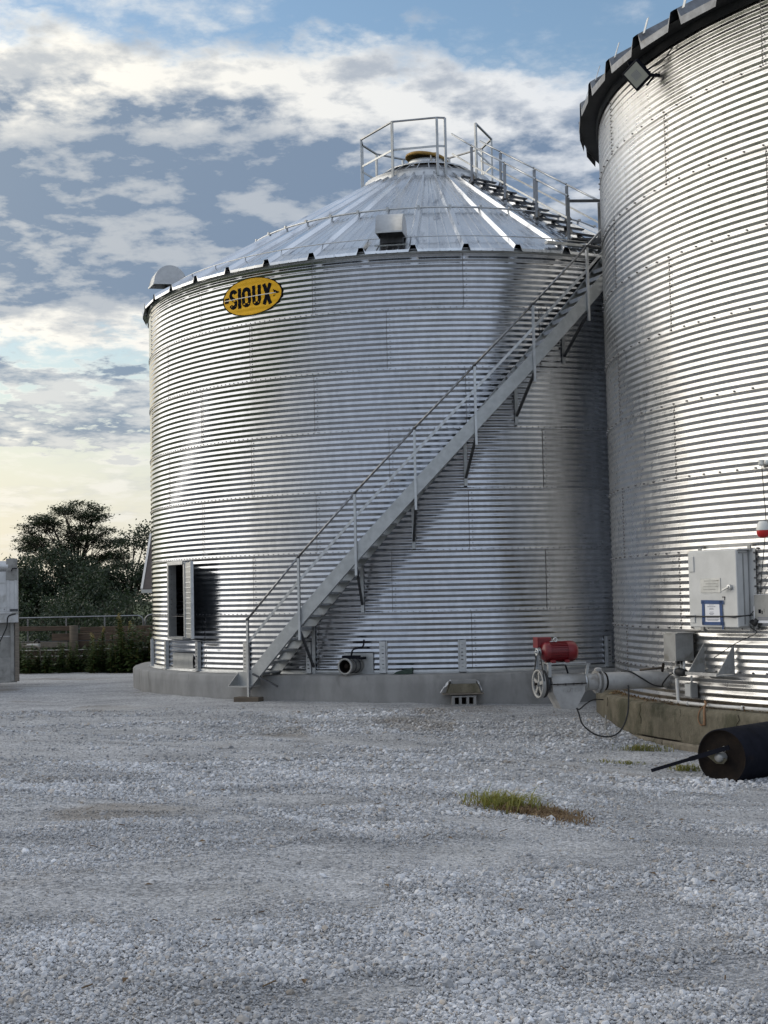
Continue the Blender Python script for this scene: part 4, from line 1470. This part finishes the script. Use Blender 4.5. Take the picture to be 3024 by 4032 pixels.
def apt(x, y_, z):
    a = mo.rotation_euler[2]
    return Vector((FX + x * math.cos(a) - y_ * math.sin(a), FY + x * math.sin(a) + y_ * math.cos(a), z))


# cables round the auger
def cable(label, name, ctrl, r=.011, mat='black_rubber', cat='cable'):
    o = MB().tube(curve_pts(ctrl, 40), r, 7).build(name, mat, None, True)
    return tag(o, label, cat)


h_a = apt(8.94, .05, .29)
cable('black power cable looping below the auger hopper to the tube', 'power_cable',
      [apt(8.86, .10, .31), apt(8.83, .12, .22), apt(8.78, .14, .05), apt(8.6, .18, -.10), apt(8.36, .20, -.14), apt(8.18, .20, -.04), apt(8.06, .18, .20), apt(8.02, .15, .52), apt(8.02, .14, .60)], .012)
cable('thin black cable from hopper to the mossy foundation corner', 'power_cable',
      [apt(8.86, .10, .29), apt(8.78, .05, .27), apt(8.62, -.05, .34), apt(8.45, -.15, .385), apt(8.25, -.25, .37)], .010)
cable('black cable drooping over the auger tube to the black connector', 'power_cable',
      [apt(8.05, -.02, .80), apt(7.95, .06, .80), apt(7.80, .15, .70), apt(7.65, .20, .60), apt(7.50, .24, .565), Vector((FX, FY, FZ)) + pol(-70.5, FR + .24, .30), Vector((FX, FY, FZ)) + pol(-68.8, FR + .26, .44), Vector((FX, FY, FZ)) + pol(-67.6, FR + .24, .50)], .012)
gh = [(3.50, 22.7), (3.40, 22.1), (3.36, 21.5), (3.33, 21.0), (3.32, 20.75)]
cable('pale grey hose end lying on gravel beside the mossy foundation', 'grey_hose', [(x, y_, gz1(x, y_) + .02 + (.10 if k == 0 else 0)) for k, (x, y_) in enumerate(gh)], .016, 'grey_box', 'hose')

# ---------- lawn roller -------------------------------------------------------------
rc = Vector((4.0, 17.0, 0))
rdir = Vector((.70, .714, 0)).normalized()
RR = .335
rz_ = gz1(4.3, 17.35) + RR - .015
ro = thing('lawn_roller', 'heavy black steel drum roller lying by the mossy foundation', 'roller', (4.0, 17.0, rz_))
ro.rotation_euler = (0, 0, math.atan2(rdir.y, rdir.x))
MB().lathe([(RR - .012, 0), (RR, .008), (RR, 1.30), (RR - .012, 1.308)], 64, MX_).build('drum', 'black_paint', ro, True)
MB().lathe([(0, .03), (.10, .03), (.13, .028), (.20, .034), (RR - .03, .03), (RR - .02, .002), (RR - .012, 0)], 64, MX_).build('end_plate', 'rust_shade_black', ro, True)
MB().lathe([(RR - .012, 1.308), (RR - .03, 1.28), (0, 1.28)], 64, MX_).build('end_plate', 'rust_shade_black', ro, True)
MB().lathe([(.0, -.09), (.045, -.09), (.055, -.07), (.06, .03)], 24, MX_).build('axle_hub', 'grey_box', ro, True)
MB().prism([(-.05, -.10, -.02), (-.05, .16, .075), (-.05, .17, .005), (-.05, .05, -.075), (-.05, -.05, -.075)], (0, 0, 0), (.012, 0, 0)).build('bearing_plate', 'concrete_old', ro)
inv = Matrix.Rotation(-ro.rotation_euler[2], 3, 'Z')
e0 = Vector((4.06, 16.86, rz_ + .13)) - Vector((4.0, 17.0, rz_))
e1 = Vector((3.22, 17.36, gz1(3.22, 17.36) + .05)) - Vector((4.0, 17.0, rz_))
e0, e1 = inv @ e0, inv @ e1
mid_ = e0.lerp(e1, .5)
MB().bar(e0, mid_, .045, .055).build('drawbar', 'black_paint', ro)
MB().bar(mid_.lerp(e0, .1), e1, .036, .042).build('drawbar_extension', 'black_paint', ro)
MB().lathe([(0, .03), (.015, .03), (.015, -.03), (0, -.03)], 8, None, e0.lerp(e1, .06)).build('pin', 'galvanised_dull', ro)

# ---------- trailer at the left edge -----------------------------------------------
tr = thing('grain_trailer', 'weathered aluminium grain trailer with grey lower panel at the yard edge', 'trailer', (-8.12, 31.0, .17), R_(17.5))
TL = 6.0
MB().bbox((-TL / 2, 1.25, 2.02), (TL, 2.45, 1.20), .01).build('box', 'trailer_alu', tr)
MB().lathe([(.13, -TL), (.13, -.22)], 20, MX_, (0, .10, 2.66)).build('top_roll', 'trailer_alu', tr, True)
MB().bbox((-.14, .03, 2.60), (.24, .10, .48), .01).build('corner_cap', 'trailer_panel', tr)
MB().tube([(-.15, -.04, 2.56), (-.13, -.06, 2.62), (-.03, -.06, 2.62)], .012, 6).build('tarp_hook', 'black_paint', tr, True)
for z in (2.30, 1.77, 1.68):
    MB().box((-TL / 2, .012, z), (TL - .3, .02, .016)).build('seam_rail', 'trailer_alu', tr)
for k in range(16):
    MB().lathe([(0, .012), (.014, .008), (.016, 0)], 8, Matrix.Rotation(R_(90), 3, 'X'), (-.30 - k * .16, .022, 1.72)).build('rivet', 'bolt_bright', tr)
for x in (-.06, -.22):
    MB().box((x, .005, 2.05), (.05, .035, .75)).build('corner_post', 'trailer_alu', tr)
MB().box((-.1, -.015, 1.70), (.17, .02, .05)).build('latch', 'steel_dark', tr)
MB().box((-TL / 2, .03, 1.645), (TL, .12, .03)).build('sill_rail', 'trailer_alu', tr)
MB().add([(-.24, .02, 1.63), (-TL, .02, 1.63), (-TL, .45, 1.0), (-.62, .45, 1.22)], [(0, 1, 2, 3)]).build('hopper_slope', 'trailer_alu', tr)
MB().bbox((-.03, .10, .88), (.09, .09, 1.50), .008).build('leg', 'wood_grey', tr)
MB().bbox((-.13, .14, .85), (.08, .06, 1.42), .008).build('leg', 'trailer_panel', tr)
MB().bbox((-TL / 2 - .03, .25, .82), (TL, .06, 1.40), .006).build('lower_panel', 'trailer_panel', tr)
MB().box((-TL / 2 - .03, .21, 1.12), (TL, .03, .025)).build('panel_rail', 'trailer_alu', tr)
MB().bbox((-TL / 2 - .03, .17, .38), (TL, .08, .55), .006).build('skid_panel', 'trailer_panel', tr)
MB().tube(curve_pts([(-.06, -.01, 1.62), (-.22, .0, 1.56), (-.25, .0, 1.35), (-.32, .0, 1.18), (-.42, .0, .98)]), .014, 7).build('air_hose', 'black_rubber', tr, True)
MB().tube([(-.42, .0, .99), (-.44, .0, .86)], [.03, .04], 8).build('hose_fitting', 'black_rubber', tr, True)
for k in range(2):
    MB().lathe([(.1, -.12), (.46, -.12), (.5, -.06), (.5, .06), (.46, .12), (.1, .12)], 28, Matrix.Rotation(R_(90), 3, 'X'), (-2.6 - k * 1.2, 1.0, .36)).build('wheel', 'black_rubber', tr, True)

# ---------- fence, planks, gates, weeds behind the yard ------------------------------
FYD = 39.0
pf = thing('plank_fence', 'dark weathered plank fence with posts behind the yard weeds', 'fence', (0, 0, 0))
for (z, h_, x0, x1, yy, mt) in ((1.30, .13, -11.0, -8.7, 39.3, 'wood_brown'), (1.05, .20, -9.35, -6.0, 39.25, 'wood_brown'), (1.24, .16, -8.6, -5.4, 39.45, 'wood_brown'), (.84, .15, -11, -8.9, 39.2, 'wood_grey'),
                                (.84, .18, -8.6, -5.5, 39.22, 'wood_brown'), (.60, .17, -11, -5.5, 39.3, 'wood_brown'), (.40, .16, -11, -5.5, 39.32, 'wood_brown'), (.20, .17, -11, -5.5, 39.32, 'wood_brown')):
    MB().bbox(((x0 + x1) / 2, yy, z), (x1 - x0, .05, h_), .008, Matrix.Rotation(R_(random.uniform(-.7, .7)), 3, 'Y')).build('plank', mt, pf)
for x in (-11, -8.72, -5.8):
    MB().tube([(x, 39.12, -.4), (x + .01, 39.12, 1.37)], [.13, .12], 12).build('post', 'wood_old', pf, True)
for z, r in ((.54, .016), (.71, .012)):
    MB().tube([(-11, 39.05, z), (-8.6, 39.05, z - .015), (-6.5, 39.06, z + .02), (-5.4, 39.06, z + .02)], r, 8).build('pipe_rail', 'trim_white', pf, True)


def gate(name, label, x0, x1, y_, zt_, zb):
    g = thing(name, label, 'gate', (0, 0, 0), 0, 'tube gates behind the yard')
    rr = .16
    for z in np.linspace(zt_, zb, 5)[1:]:
        MB().tube([(x0 + .02, y_, z), (x1 - .02, y_, z)], .016, 8).build('tube_rail', 'steel_dark', g, True)
    path = [(x0, y_, zb), (x0, y_, zt_ - rr)] + [(x0 + rr - rr * math.cos(a), y_, zt_ - rr + rr * math.sin(a)) for a in np.linspace(.2, math.pi / 2, 6)]
    path += [(x1 - rr + rr * math.sin(a), y_, zt_ - rr + rr * math.cos(a)) for a in np.linspace(0, math.pi / 2, 6)] + [(x1, y_, zb)]
    MB().tube(path, .024, 8).build('frame', 'rail_dark', g, True)
    for x in np.linspace(x0, x1, 5)[1:-1]:
        MB().box((x, y_, (zt_ + zb) / 2), (.04, .02, zt_ - zb)).build('upright', 'rail_dark', g)
    return g


gate('tube_gate', 'galvanised tube gate with rounded corner behind the dark planks', -11.2, -6.86, 39.6, 1.60, .25)
gate('tube_gate', 'tube gate whose rounded end meets its neighbour behind the bin', -6.80, -3.0, 39.62, 1.62, .25)
sp = thing('standpipe', 'bent pale standpipe in the weeds beside the trailer', 'pipe', (0, 0, 0))
MB().tube(curve_pts([(-9.95, 38.4, .84), (-9.62, 38.4, .84), (-9.50, 38.4, .76), (-9.48, 38.4, .5), (-9.48, 38.4, .22), (-9.42, 38.4, .16), (-9.15, 38.4, .16)]), .028, 8).build('pipe_bend', 'wood_grey', sp, True)
tb = thing('water_trough', 'pale little trough end behind the trailer by the planks', 'trough', (-9.78, 38.9, .78))
MB().bbox((0, 0, .06), (.32, .25, .10), .01).build('tub', 'trim_white', tb)
MB().tube([(.02, -.05, .14), (.10, -.05, .22), (.16, -.05, .20), (.17, -.05, .12)], .03, 8).build('float_arm', 'black_rubber', tb, True)


def leaf_quads(mb, c, n, spread, size, flat=0.0, rg=random):
    for _ in range(n):
        p = c + Vector((rg.gauss(0, spread[0]), rg.gauss(0, spread[1]), rg.gauss(0, spread[2])))
        d = Vector((rg.uniform(-1, 1), rg.uniform(-1, 1), rg.uniform(-1, 1) * (1 - flat)))
        if d.length < .05:
            continue
        d = d.normalized() * size * rg.uniform(.6, 1.3)
        e = d.cross(Vector((rg.uniform(-1, 1), rg.uniform(-1, 1), rg.uniform(.2, 1) + flat))).normalized() * size * rg.uniform(.28, .5)
        mb.add([p - d, p + e - d * .1, p + d, p - e - d * .1], [(0, 1, 2, 3)])


def weed_plant(h, kind):
    """upright weed: stem, leaves up the stem, seed spike"""
    rg = random.Random(int(h * 1000) + kind)
    s_, l_, d_ = MB(), MB(), MB()
    for q in range(rg.randint(2, 4)):
        bx, by = rg.uniform(-.12, .12), rg.uniform(-.12, .12)
        hh = h * rg.uniform(.65, 1)
        tip = Vector((bx * 2.2 + rg.uniform(-.1, .1), by * 2, hh))
        path = [Vector((bx, by, 0)), Vector((bx * 1.3, by * 1.3, hh * .5)), tip]
        s_.tube(path, [.012, .008, .003], 5)
        for k in range(int(60 * hh) + 40):
            f = rg.uniform(.12, .95)
            p = path[0].lerp(tip, f)
            a = rg.uniform(0, 6.28)
            L = .20 * (1.15 - f) + .06
            d = Vector((math.cos(a), math.sin(a), rg.uniform(-.5, .4))).normalized() * L
            e = d.cross(Vector((0, 0, 1))).normalized() * L * .26
            l_.add([p, p + d * .5 + e, p + d, p + d * .5 - e], [(0, 1, 2, 3)])
        if kind == 1:
            for k in range(34):
                f = k / 34
                p = path[1].lerp(tip, .45 + .6 * f)
                leaf_quads(d_, p, 3, (.022, .022, .02), .022, 0, rg)
    return s_.mesh('stem', 'weed_stem'), l_.mesh('leaves', 'leaf_weed'), d_.mesh('seed_head', 'leaf_seed') if kind == 1 else None


protos = [weed_plant(.95, 0), weed_plant(.75, 0), weed_plant(1.25, 0), weed_plant(1.5, 1), weed_plant(.6, 0)]


def place_weed(x, y_, pr, sc_, rz, label):
    root = thing('weed_plant', label, 'weed', (x, y_, gz1(x, y_) - .02), rz, 'weeds along the plank fence')
    root.scale = (sc_, sc_, sc_)
    for me, nm in zip(pr, ('stem', 'leaves', 'seed_head')):
        if me:
            link(nm, me, root)


place_weed(-7.15, 37.9, protos[3], 1.1, .3, 'tallest weed with a spiky top standing before the tube gate')
place_weed(-7.80, 38.0, protos[3], .86, 1.9, 'weed with drooping yellow seed heads beside the fence post')
for k in range(90):
    x = -10.2 + 4.9 * ((k * .618) % 1)
    y_ = 37.3 + 1.6 * random.random() + (.4 if x < -8 else 0)
    h_ = .75 if x < -8.2 else (1.15 if x > -7.4 else .9)
    kd = k % 5 if k % 5 != 3 else 2
    where = 'beside the pale standpipe' if x < -8.95 else ('in front of the round fence post' if x < -8.3 else ('under the yellow seed heads' if x < -7.4 else ('below the meeting gate ends' if x < -6.4 else 'against the bin foundation')))
    place_weed(x, y_, protos[kd], h_ * random.uniform(.6, 1.0), random.uniform(0, 6.3), ('mid height leafy weed ', 'low leafy weed ', 'tall leafy weed ', '', 'very short leafy weed ')[kd] + where)

# ---------- shed roof behind the new bin ------------------------------------------------
sh = thing('shed', 'brown metal shed with pale trimmed roof edge half hidden behind the new bin', 'shed', (-7.98, 46.0, 0))
e0 = Vector((0, 0, 2.36))
e1 = Vector((-.35, 4.0, 4.35))
wv = Vector((5.0, .4, 0))
nrm = (e1 - e0).cross(wv).normalized() * .05
MB().prism([e0, e1, e1 + wv, e0 + wv], (0, 0, 0), -nrm).build('roof', 'roof_brown', sh)
for k in range(14):
    f = (k + .6) / 14
    a_ = e0.lerp(e1, f)
    MB().bar(a_ - nrm * .4 + wv * .01, a_ - nrm * .4 + wv * .98, .03, .03).build('roof_rib', 'roof_brown', sh)
MB().bar(e0 + Vector((-.02, -.03, 0)), e1 + Vector((-.02, -.03, 0)), .07, .14).build('rake_trim', 'trim_white', sh)
MB().bar(e0 + Vector((-.03, -.04, -.03)), e0 + wv + Vector((0, -.04, -.03)), .06, .12).build('eave_trim', 'trim_white', sh)
MB().box((2.9, 3.2, 1.0), (4.0, 4.6, 2.6)).build('wall', 'roof_brown', sh)


# ---------- trees ---------------------------------------------------------------------------
def tree(label, x, y_, clumps, trunk_h, trunk_r, nleaf, size, mat, flat=.0, seed=1, forks=True):
    rg = random.Random(seed)
    t = thing('tree', label, 'tree', (x, y_, gz1(x, y_) - .1))
    w_ = MB()
    top = Vector((rg.uniform(-.2, .2), 0, trunk_h))
    w_.tube([(0, 0, 0), (0.05, 0, trunk_h * .5), top], [trunk_r, trunk_r * .8, trunk_r * .62], 9)
    l_ = MB()
    for (cx, cy, cz, rx, ry, rz) in clumps:
        c = Vector((cx, cy, cz))
        st_ = Vector((0, 0, trunk_h * rg.uniform(.55, 1)))
        midp = st_.lerp(c, .5) + Vector((rg.uniform(-.2, .2), rg.uniform(-.2, .2), rg.uniform(-.1, .25)))
        w_.tube([st_, midp, c], [trunk_r * .30, trunk_r * .18, trunk_r * .07], 6)
        for k in range(5):
            e = c + Vector((rg.gauss(0, rx * .7), rg.gauss(0, ry * .7), rg.gauss(0, rz * .6)))
            w_.tube([midp.lerp(c, rg.uniform(.2, .9)), e], [trunk_r * .10, trunk_r * .03], 4)
        nn = int(nleaf * max(rx * rz, .16))
        sub = []
        for k in range(max(4, nn // 26)):
            while True:
                u = Vector((rg.uniform(-1, 1), rg.uniform(-1, 1), rg.uniform(-1, 1)))
                if u.length < 1:
                    break
            sub.append(c + Vector((u.x * rx, u.y * ry, u.z * rz)))
        for q in sub:
            leaf_quads(l_, q, 26, (size * 1.7, size * 1.7, size * (.6 if flat else 1.3)), size * .62, flat, rg)
    w_.build('trunk', 'bark', t, True)
    l_.build('crown', mat, t)
    return t


rg = random.Random(11)
cl = []
for k in range(44):     # layered sprays of a tall locust
    a = rg.uniform(-1, 1)
    hgt = 7.2 - 1.7 * abs(a) ** 1.7 - rg.uniform(0, 2.9) * (1 - .3 * abs(a))
    cl.append((a * 2.7 - .15, rg.uniform(-1.6, 1.6), hgt, rg.uniform(.45, .8), .6, rg.uniform(.12, .22)))
cl += [(-2.6, 0, 6.1, .55, .5, .16), (-2.2, .3, 4.9, .7, .6, .2), (-2.3, 0, 4.3, .6, .6, .2), (2.3, 0, 5.2, .6, .5, .2), (1.9, .2, 4.4, .7, .5, .3), (.2, 0, 7.25, .7, .5, .15), (.9, .2, 7.0, .6, .5, .15), (-.6, .2, 6.9, .6, .5, .15)]
tree('tall feathery locust tree with a spreading flat crown beyond the fence', -16.5, 75, cl, 4.0, .17, 3000, .13, 'leaf_tree', .6, 3)
cl = [(rg.uniform(-1.5, 1.5), rg.uniform(-1, 1), rg.uniform(.6, 4.5), .9, .8, .7) for k in range(16)]
tree('dense dark green tree growing under the feathery locust', -16.3, 72, cl, 1.6, .18, 1300, .16, 'leaf_dense', 0, 4)
cl = [(rg.uniform(-1.1, 1.1), rg.uniform(-1, 1), rg.uniform(.5, 3.9), .8, .7, .6) for k in range(14)]
tree('rounded dark tree behind the trailer beside the locust', -18.7, 70, cl, 1.3, .16, 1300, .16, 'leaf_dense', 0, 5)
cl = [(rg.uniform(-1.2, 1.6), rg.uniform(-1, 1), rg.uniform(.6, 3.9), .8, .7, .6) for k in range(12)] + [(.4, 0, 5.2, .7, .6, .4), (1.0, .2, 5.5, .7, .6, .35), (-.3, 0, 4.8, .5, .5, .25), (1.4, 0, 4.8, .8, .6, .4)]
tree('dark tree with a high tuft half hidden behind the new bin', -13.1, 71, cl, 2.2, .2, 1300, .16, 'leaf_dense', 0, 6)
cl = [(rg.uniform(-1.3, 1.3), rg.uniform(-1, 1), rg.uniform(.4, 3.0), .9, .8, .6) for k in range(10)]
tree('low bushy tree in the gap between locust and tufted tree', -14.6, 68, cl, 1.1, .15, 1300, .16, 'leaf_dense', 0, 8)


def shrub(label, x, y_, rx, h_, seed):
    rg_ = random.Random(seed)
    t = thing('shrub', label, 'shrub', (x, y_, gz1(x, y_) - .1), 0, 'shrubs behind the gates')
    l_, s_ = MB(), MB()
    for k in range(int(26 * rx * h_) + 10):
        q = Vector((rg_.uniform(-rx, rx), rg_.uniform(-.6, .6), 0))
        q.z = rg_.uniform(.1, h_) * (1 - .5 * (q.x / rx) ** 2)
        leaf_quads(l_, q, 24, (.18, .18, .16), .07, 0, rg_)
    for k in range(7):
        s_.tube([(rg_.uniform(-.3, .3), 0, 0), (rg_.uniform(-rx, rx) * .8, rg_.uniform(-.4, .4), h_ * rg_.uniform(.5, .9))], [.03, .01], 5)
    s_.build('stems', 'bark', t)
    l_.build('foliage', 'leaf_dense', t)


for k, (x, y_, rx, h_) in enumerate(((-13.2, 50, 1.6, 2.3), (-11.0, 49, 1.5, 2.0), (-8.9, 48, 1.4, 2.2), (-6.9, 50, 1.5, 2.1), (-12.3, 55, 1.8, 2.6), (-9.9, 54, 1.7, 2.6), (-7.8, 55, 1.4, 2.6))):
    shrub(('low dark shrub behind the gate next to the trailer', 'smallest dark shrub behind the gate left of the fence post', 'dark shrub behind the gate right of the fence post', 'dark shrub behind the meeting gate ends',
           'wide tall dark shrub at the back of the thicket by the trailer', 'tall dark shrub at the back of the thicket behind the fence post', 'narrow tall dark shrub at the back of the thicket by the shed')[k], x, y_, rx, h_, 30 + k)


# ---------- grass on the gravel ----------------------------------------------------------
def grass(name, label, x, y_, blades, rx, ry, h_, mat, lean=.8, seed=1, group=None, dry=0):
    rg_ = random.Random(seed)
    t = thing(name, label, 'grass', (x, y_, gz1(x, y_)), 0, group)

    def mk(n, mt, nm, kx, ky, kh, off=(0, 0)):
        mb_ = MB()
        for _ in range(n):
            px, py = rg_.gauss(0, kx * .45) + off[0], rg_.gauss(0, ky * .45) + off[1]
            pz = gz1(x + px, y_ + py) - gz1(x, y_) + (.022 if mt == 'grass_dry' else 0)
            a = rg_.uniform(0, 6.28)
            L = kh * rg_.uniform(.5, 1.25)
            d = Vector((math.cos(a), math.sin(a), 0))
            e = Vector((-d.y, d.x, 0)) * rg_.uniform(.003, .006)
            ln = rg_.uniform(.3, lean)
            p0 = Vector((px, py, pz))
            p1 = p0 + d * L * .4 * ln + Vector((0, 0, L * .45))
            p2 = p0 + d * L * (.9 * ln + .2) + Vector((0, 0, L * rg_.uniform(.15, .75)))
            mb_.add([p0 - e, p0 + e, p1 + e, p1 - e, p2], [(0, 1, 2, 3), (3, 2, 4)])
        mb_.build(nm, mt, t)
    mk(blades, mat, 'blades', rx, ry, h_)
    if dry:
        mk(dry, 'grass_dry', 'dead_stalks', rx * 1.2, ry * .8, h_ * .30, (rx * .75, -ry * .70))
        mk(dry // 3, 'grass_dry', 'dead_stalks', rx * .9, ry * 1.1, h_ * .16, (rx * 1.35, -ry * 2.2))
        mk(dry // 6, 'grass_dry', 'dead_stalks', rx * 2.2, ry * 2.0, h_ * .16, (0, 0))
    return t


grass('grass_clump', 'uprooted clump of yellow green grass with brown roots on open gravel', 1.06, 12.95, 520, .30, .42, .25, 'grass_green', 1.5, 2, None, 1500)
grass('grass_tuft', 'green grass tuft against the mossy foundation', 3.60, 20.05, 150, .35, .10, .17, 'grass_green', .9, 3, 'tufts by the mossy foundation')
grass('grass_tuft', 'thin trailing green grass beside the roller drawbar tip', 3.02, 18.5, 90, .45, .07, .09, 'grass_green', 1.2, 4, 'tufts by the mossy foundation')
grass('grass_tuft', 'green grass tuft under the roller drawbar', 3.78, 18.0, 140, .22, .14, .15, 'grass_green', 1.1, 5, 'tufts by the mossy foundation')


# twigs and bits of debris strewn on the yard
tw = MB()
for k in range(150):
    y_ = random.uniform(6, 24)
    x = random.uniform(-.27, .27) * y_
    if math.hypot(x - FX, y_ - FY) < 7.9:
        continue
    a = random.uniform(0, 6.28)
    L = random.uniform(.02, .09)
    z = gz1(x, y_) + .02
    if k % 3:
        tw.tube([(x, y_, z), (x + L * math.cos(a), y_ + L * math.sin(a), z + .012)], random.uniform(.002, .004), 4)
    else:
        dx_, dy_ = .03 * math.cos(a), .03 * math.sin(a)
        tw.add([(x - dx_, y_ - dy_, z), (x + dy_ * .5, y_ - dx_ * .5, z + .012), (x + dx_, y_ + dy_, z + .006), (x - dy_ * .5, y_ + dx_ * .5, z + .014)], [(0, 1, 2, 3)])
to = tw.build('twig_litter', 'grass_dry', None, kind='stuff')
to['label'] = 'dead leaves and twigs strewn over the gravel'


# ---------- gravel stones: points with real instanced stones ---------------------------------
def fbm(x, y, s, seed):
    r = np.random.default_rng(seed)
    out = np.zeros_like(x)
    for k in range(5):
        for q in range(4):
            a, b_, ph = r.uniform(0, 6.28), s * 2 ** k * r.uniform(.7, 1.3), r.uniform(0, 6.28)
            out += np.sin((x * math.cos(a) + y * math.sin(a)) * b_ + ph) / 1.7 ** k
    return out / 4


def make_stones():
    zones = [((5.0, 8.0), 7200, .45), ((8.0, 11.5), 4400, .53), ((11.5, 16.0), 2100, .68), ((16.0, 24.5), 480, 1.0)]
    P, S, T = [], [], []
    for (y0_, y1_), dens, k in zones:
        hw0 = .29 * y1_ + 2.2
        n = int(dens * (y1_ - y0_) * 2 * hw0)
        x = rng.uniform(-hw0, hw0, n)
        y = rng.uniform(y0_, y1_, n)
        keep = np.abs(x) < .29 * y + 1.6 + .5 * np.sin(y * 3) + .4 * rng.normal(0, 1, n)
        keep &= np.hypot(x - MX, y - MY) > 6.9
        keep &= np.hypot(x - FX, y - FY) > 7.72
        x, y = x[keep], y[keep]
        pile = fbm(x, y, .9, 5) + .5 * fbm(x, y, 2.3, 9)
        pile = fbm(x * .55, y * 1.25, .9, 5) + .6 * fbm(x * .7, y * 1.3, 2.3, 9)
        rad = np.hypot(x + 7, y - 7.5)
        for rt_ in (7.0, 8.7, 12.2, 13.9):          # packed wheel tracks sweeping towards the bins
            pile -= .55 * np.exp(-((rad + .25 * np.sin(y) - rt_) / .26) ** 2)
        for rt_ in (7.45, 9.2, 13.3):
            pile += .45 * np.exp(-((rad + .25 * np.sin(y) - rt_) / .22) ** 2)
        cov = 1 / (1 + np.exp(-(pile * 4.2 + .1)))
        keep = rng.uniform(0, 1, len(x)) < .16 + .84 * cov
        x, y, cov = x[keep], y[keep], cov[keep]
        size = (.0068 + .0068 * cov) * np.exp(rng.normal(0, .46, len(x))) * k
        big = rng.uniform(0, 1, len(x)) < .012
        size[big] *= rng.uniform(1.4, 2.1, big.sum())
        size = np.minimum(size, .038)
        z = np.concatenate([gz(x[i:i + 20000], y[i:i + 20000]) for i in range(0, len(x), 20000)]) + size * .25 + cov * .006
        P.append(np.stack([x, y, z], 1))
        S.append(size)
        T.append(np.clip(.08 + .62 * rng.uniform(0, 1, len(x)) ** 1.3 + .26 * cov + rng.normal(0, .08, len(x)), 0, 1))
    P, S, T = np.concatenate(P), np.concatenate(S), np.concatenate(T)
    n = len(P)
    me = bpy.data.meshes.new('gravel_stones')
    me.vertices.add(n)
    me.vertices.foreach_set('co', P.astype(np.float32).ravel())
    for nm, val in (('size', S), ('tone', T)):
        at = me.attributes.new(nm, 'FLOAT', 'POINT')
        at.data.foreach_set('value', val.astype(np.float32))
    me.materials.append(MATS['gravel_stone'])
    o = link('gravel_stones', me, None, 'stuff')
    o['label'] = 'loose pale limestone gravel covering the yard'
    ng = bpy.data.node_groups.new('stone_scatter', 'GeometryNodeTree')
    ng.interface.new_socket('Geometry', in_out='INPUT', socket_type='NodeSocketGeometry')
    ng.interface.new_socket('Geometry', in_out='OUTPUT', socket_type='NodeSocketGeometry')
    N, L = ng.nodes, ng.links
    gi, go = N.new('NodeGroupInput'), N.new('NodeGroupOutput')
    join = N.new('GeometryNodeGeometryToInstance')
    for k in range(6):
        ico = N.new('GeometryNodeMeshIcoSphere')
        ico.inputs['Radius'].default_value = 1.0
        ico.inputs['Subdivisions'].default_value = 1 if k < 4 else 2
        pos = N.new('GeometryNodeInputPosition')
        nz = N.new('ShaderNodeTexNoise')
        nz.noise_dimensions = '4D'
        nz.inputs['W'].default_value = k * 7.3
        nz.inputs['Scale'].default_value = 1.15
        nz.inputs['Detail'].default_value = 1.5
        L.new(pos.outputs[0], nz.inputs['Vector'])
        mr = N.new('ShaderNodeMapRange')
        mr.inputs[1].default_value = .3
        mr.inputs[2].default_value = .7
        mr.inputs[3].default_value = .45
        mr.inputs[4].default_value = 1.35
        L.new(nz.outputs[0], mr.inputs[0])
        mul = N.new('ShaderNodeVectorMath')
        mul.operation = 'SCALE'
        L.new(pos.outputs[0], mul.inputs[0])
        L.new(mr.outputs[0], mul.inputs['Scale'])
        sq = N.new('ShaderNodeVectorMath')
        sq.operation = 'MULTIPLY'
        sq.inputs[1].default_value = (1.15, .85, .62 + .06 * k)
        L.new(mul.outputs[0], sq.inputs[0])
        sp_n = N.new('GeometryNodeSetPosition')
        L.new(ico.outputs[0], sp_n.inputs['Geometry'])
        L.new(sq.outputs[0], sp_n.inputs['Position'])
        sm = N.new('GeometryNodeSetMaterial')
        sm.inputs['Material'].default_value = MATS['gravel_stone']
        L.new(sp_n.outputs[0], sm.inputs['Geometry'])
        L.new(sm.outputs[0], join.inputs[0])
    iop = N.new('GeometryNodeInstanceOnPoints')
    iop.inputs['Pick Instance'].default_value = True
    m2p = N.new('GeometryNodeMeshToPoints')
    L.new(gi.outputs[0], m2p.inputs[0])
    L.new(m2p.outputs[0], iop.inputs['Points'])
    L.new(join.outputs[0], iop.inputs['Instance'])
    rv = N.new('FunctionNodeRandomValue')
    rv.data_type = 'INT'
    for s_ in rv.inputs:
        if s_.name == 'Min' and s_.type == 'INT':
            s_.default_value = 0
        if s_.name == 'Max' and s_.type == 'INT':
            s_.default_value = 5
    iout = [s_ for s_ in rv.outputs if s_.type == 'INT'][0]
    L.new(iout, iop.inputs['Instance Index'])
    rr = N.new('FunctionNodeRandomValue')
    rr.data_type = 'FLOAT_VECTOR'
    rr.inputs[0].default_value = (-.5, -.5, 0)
    rr.inputs[1].default_value = (.5, .5, 6.283)
    e2r = N.new('FunctionNodeEulerToRotation')
    L.new(rr.outputs[0], e2r.inputs[0])
    L.new(e2r.outputs[0], iop.inputs['Rotation'])
    na = N.new('GeometryNodeInputNamedAttribute')
    na.data_type = 'FLOAT'
    na.inputs['Name'].default_value = 'size'
    L.new(na.outputs[0], iop.inputs['Scale'])
    L.new(iop.outputs[0], go.inputs[0])
    md = o.modifiers.new('scatter', 'NODES')
    md.node_group = ng
    return n


print('stones', make_stones())
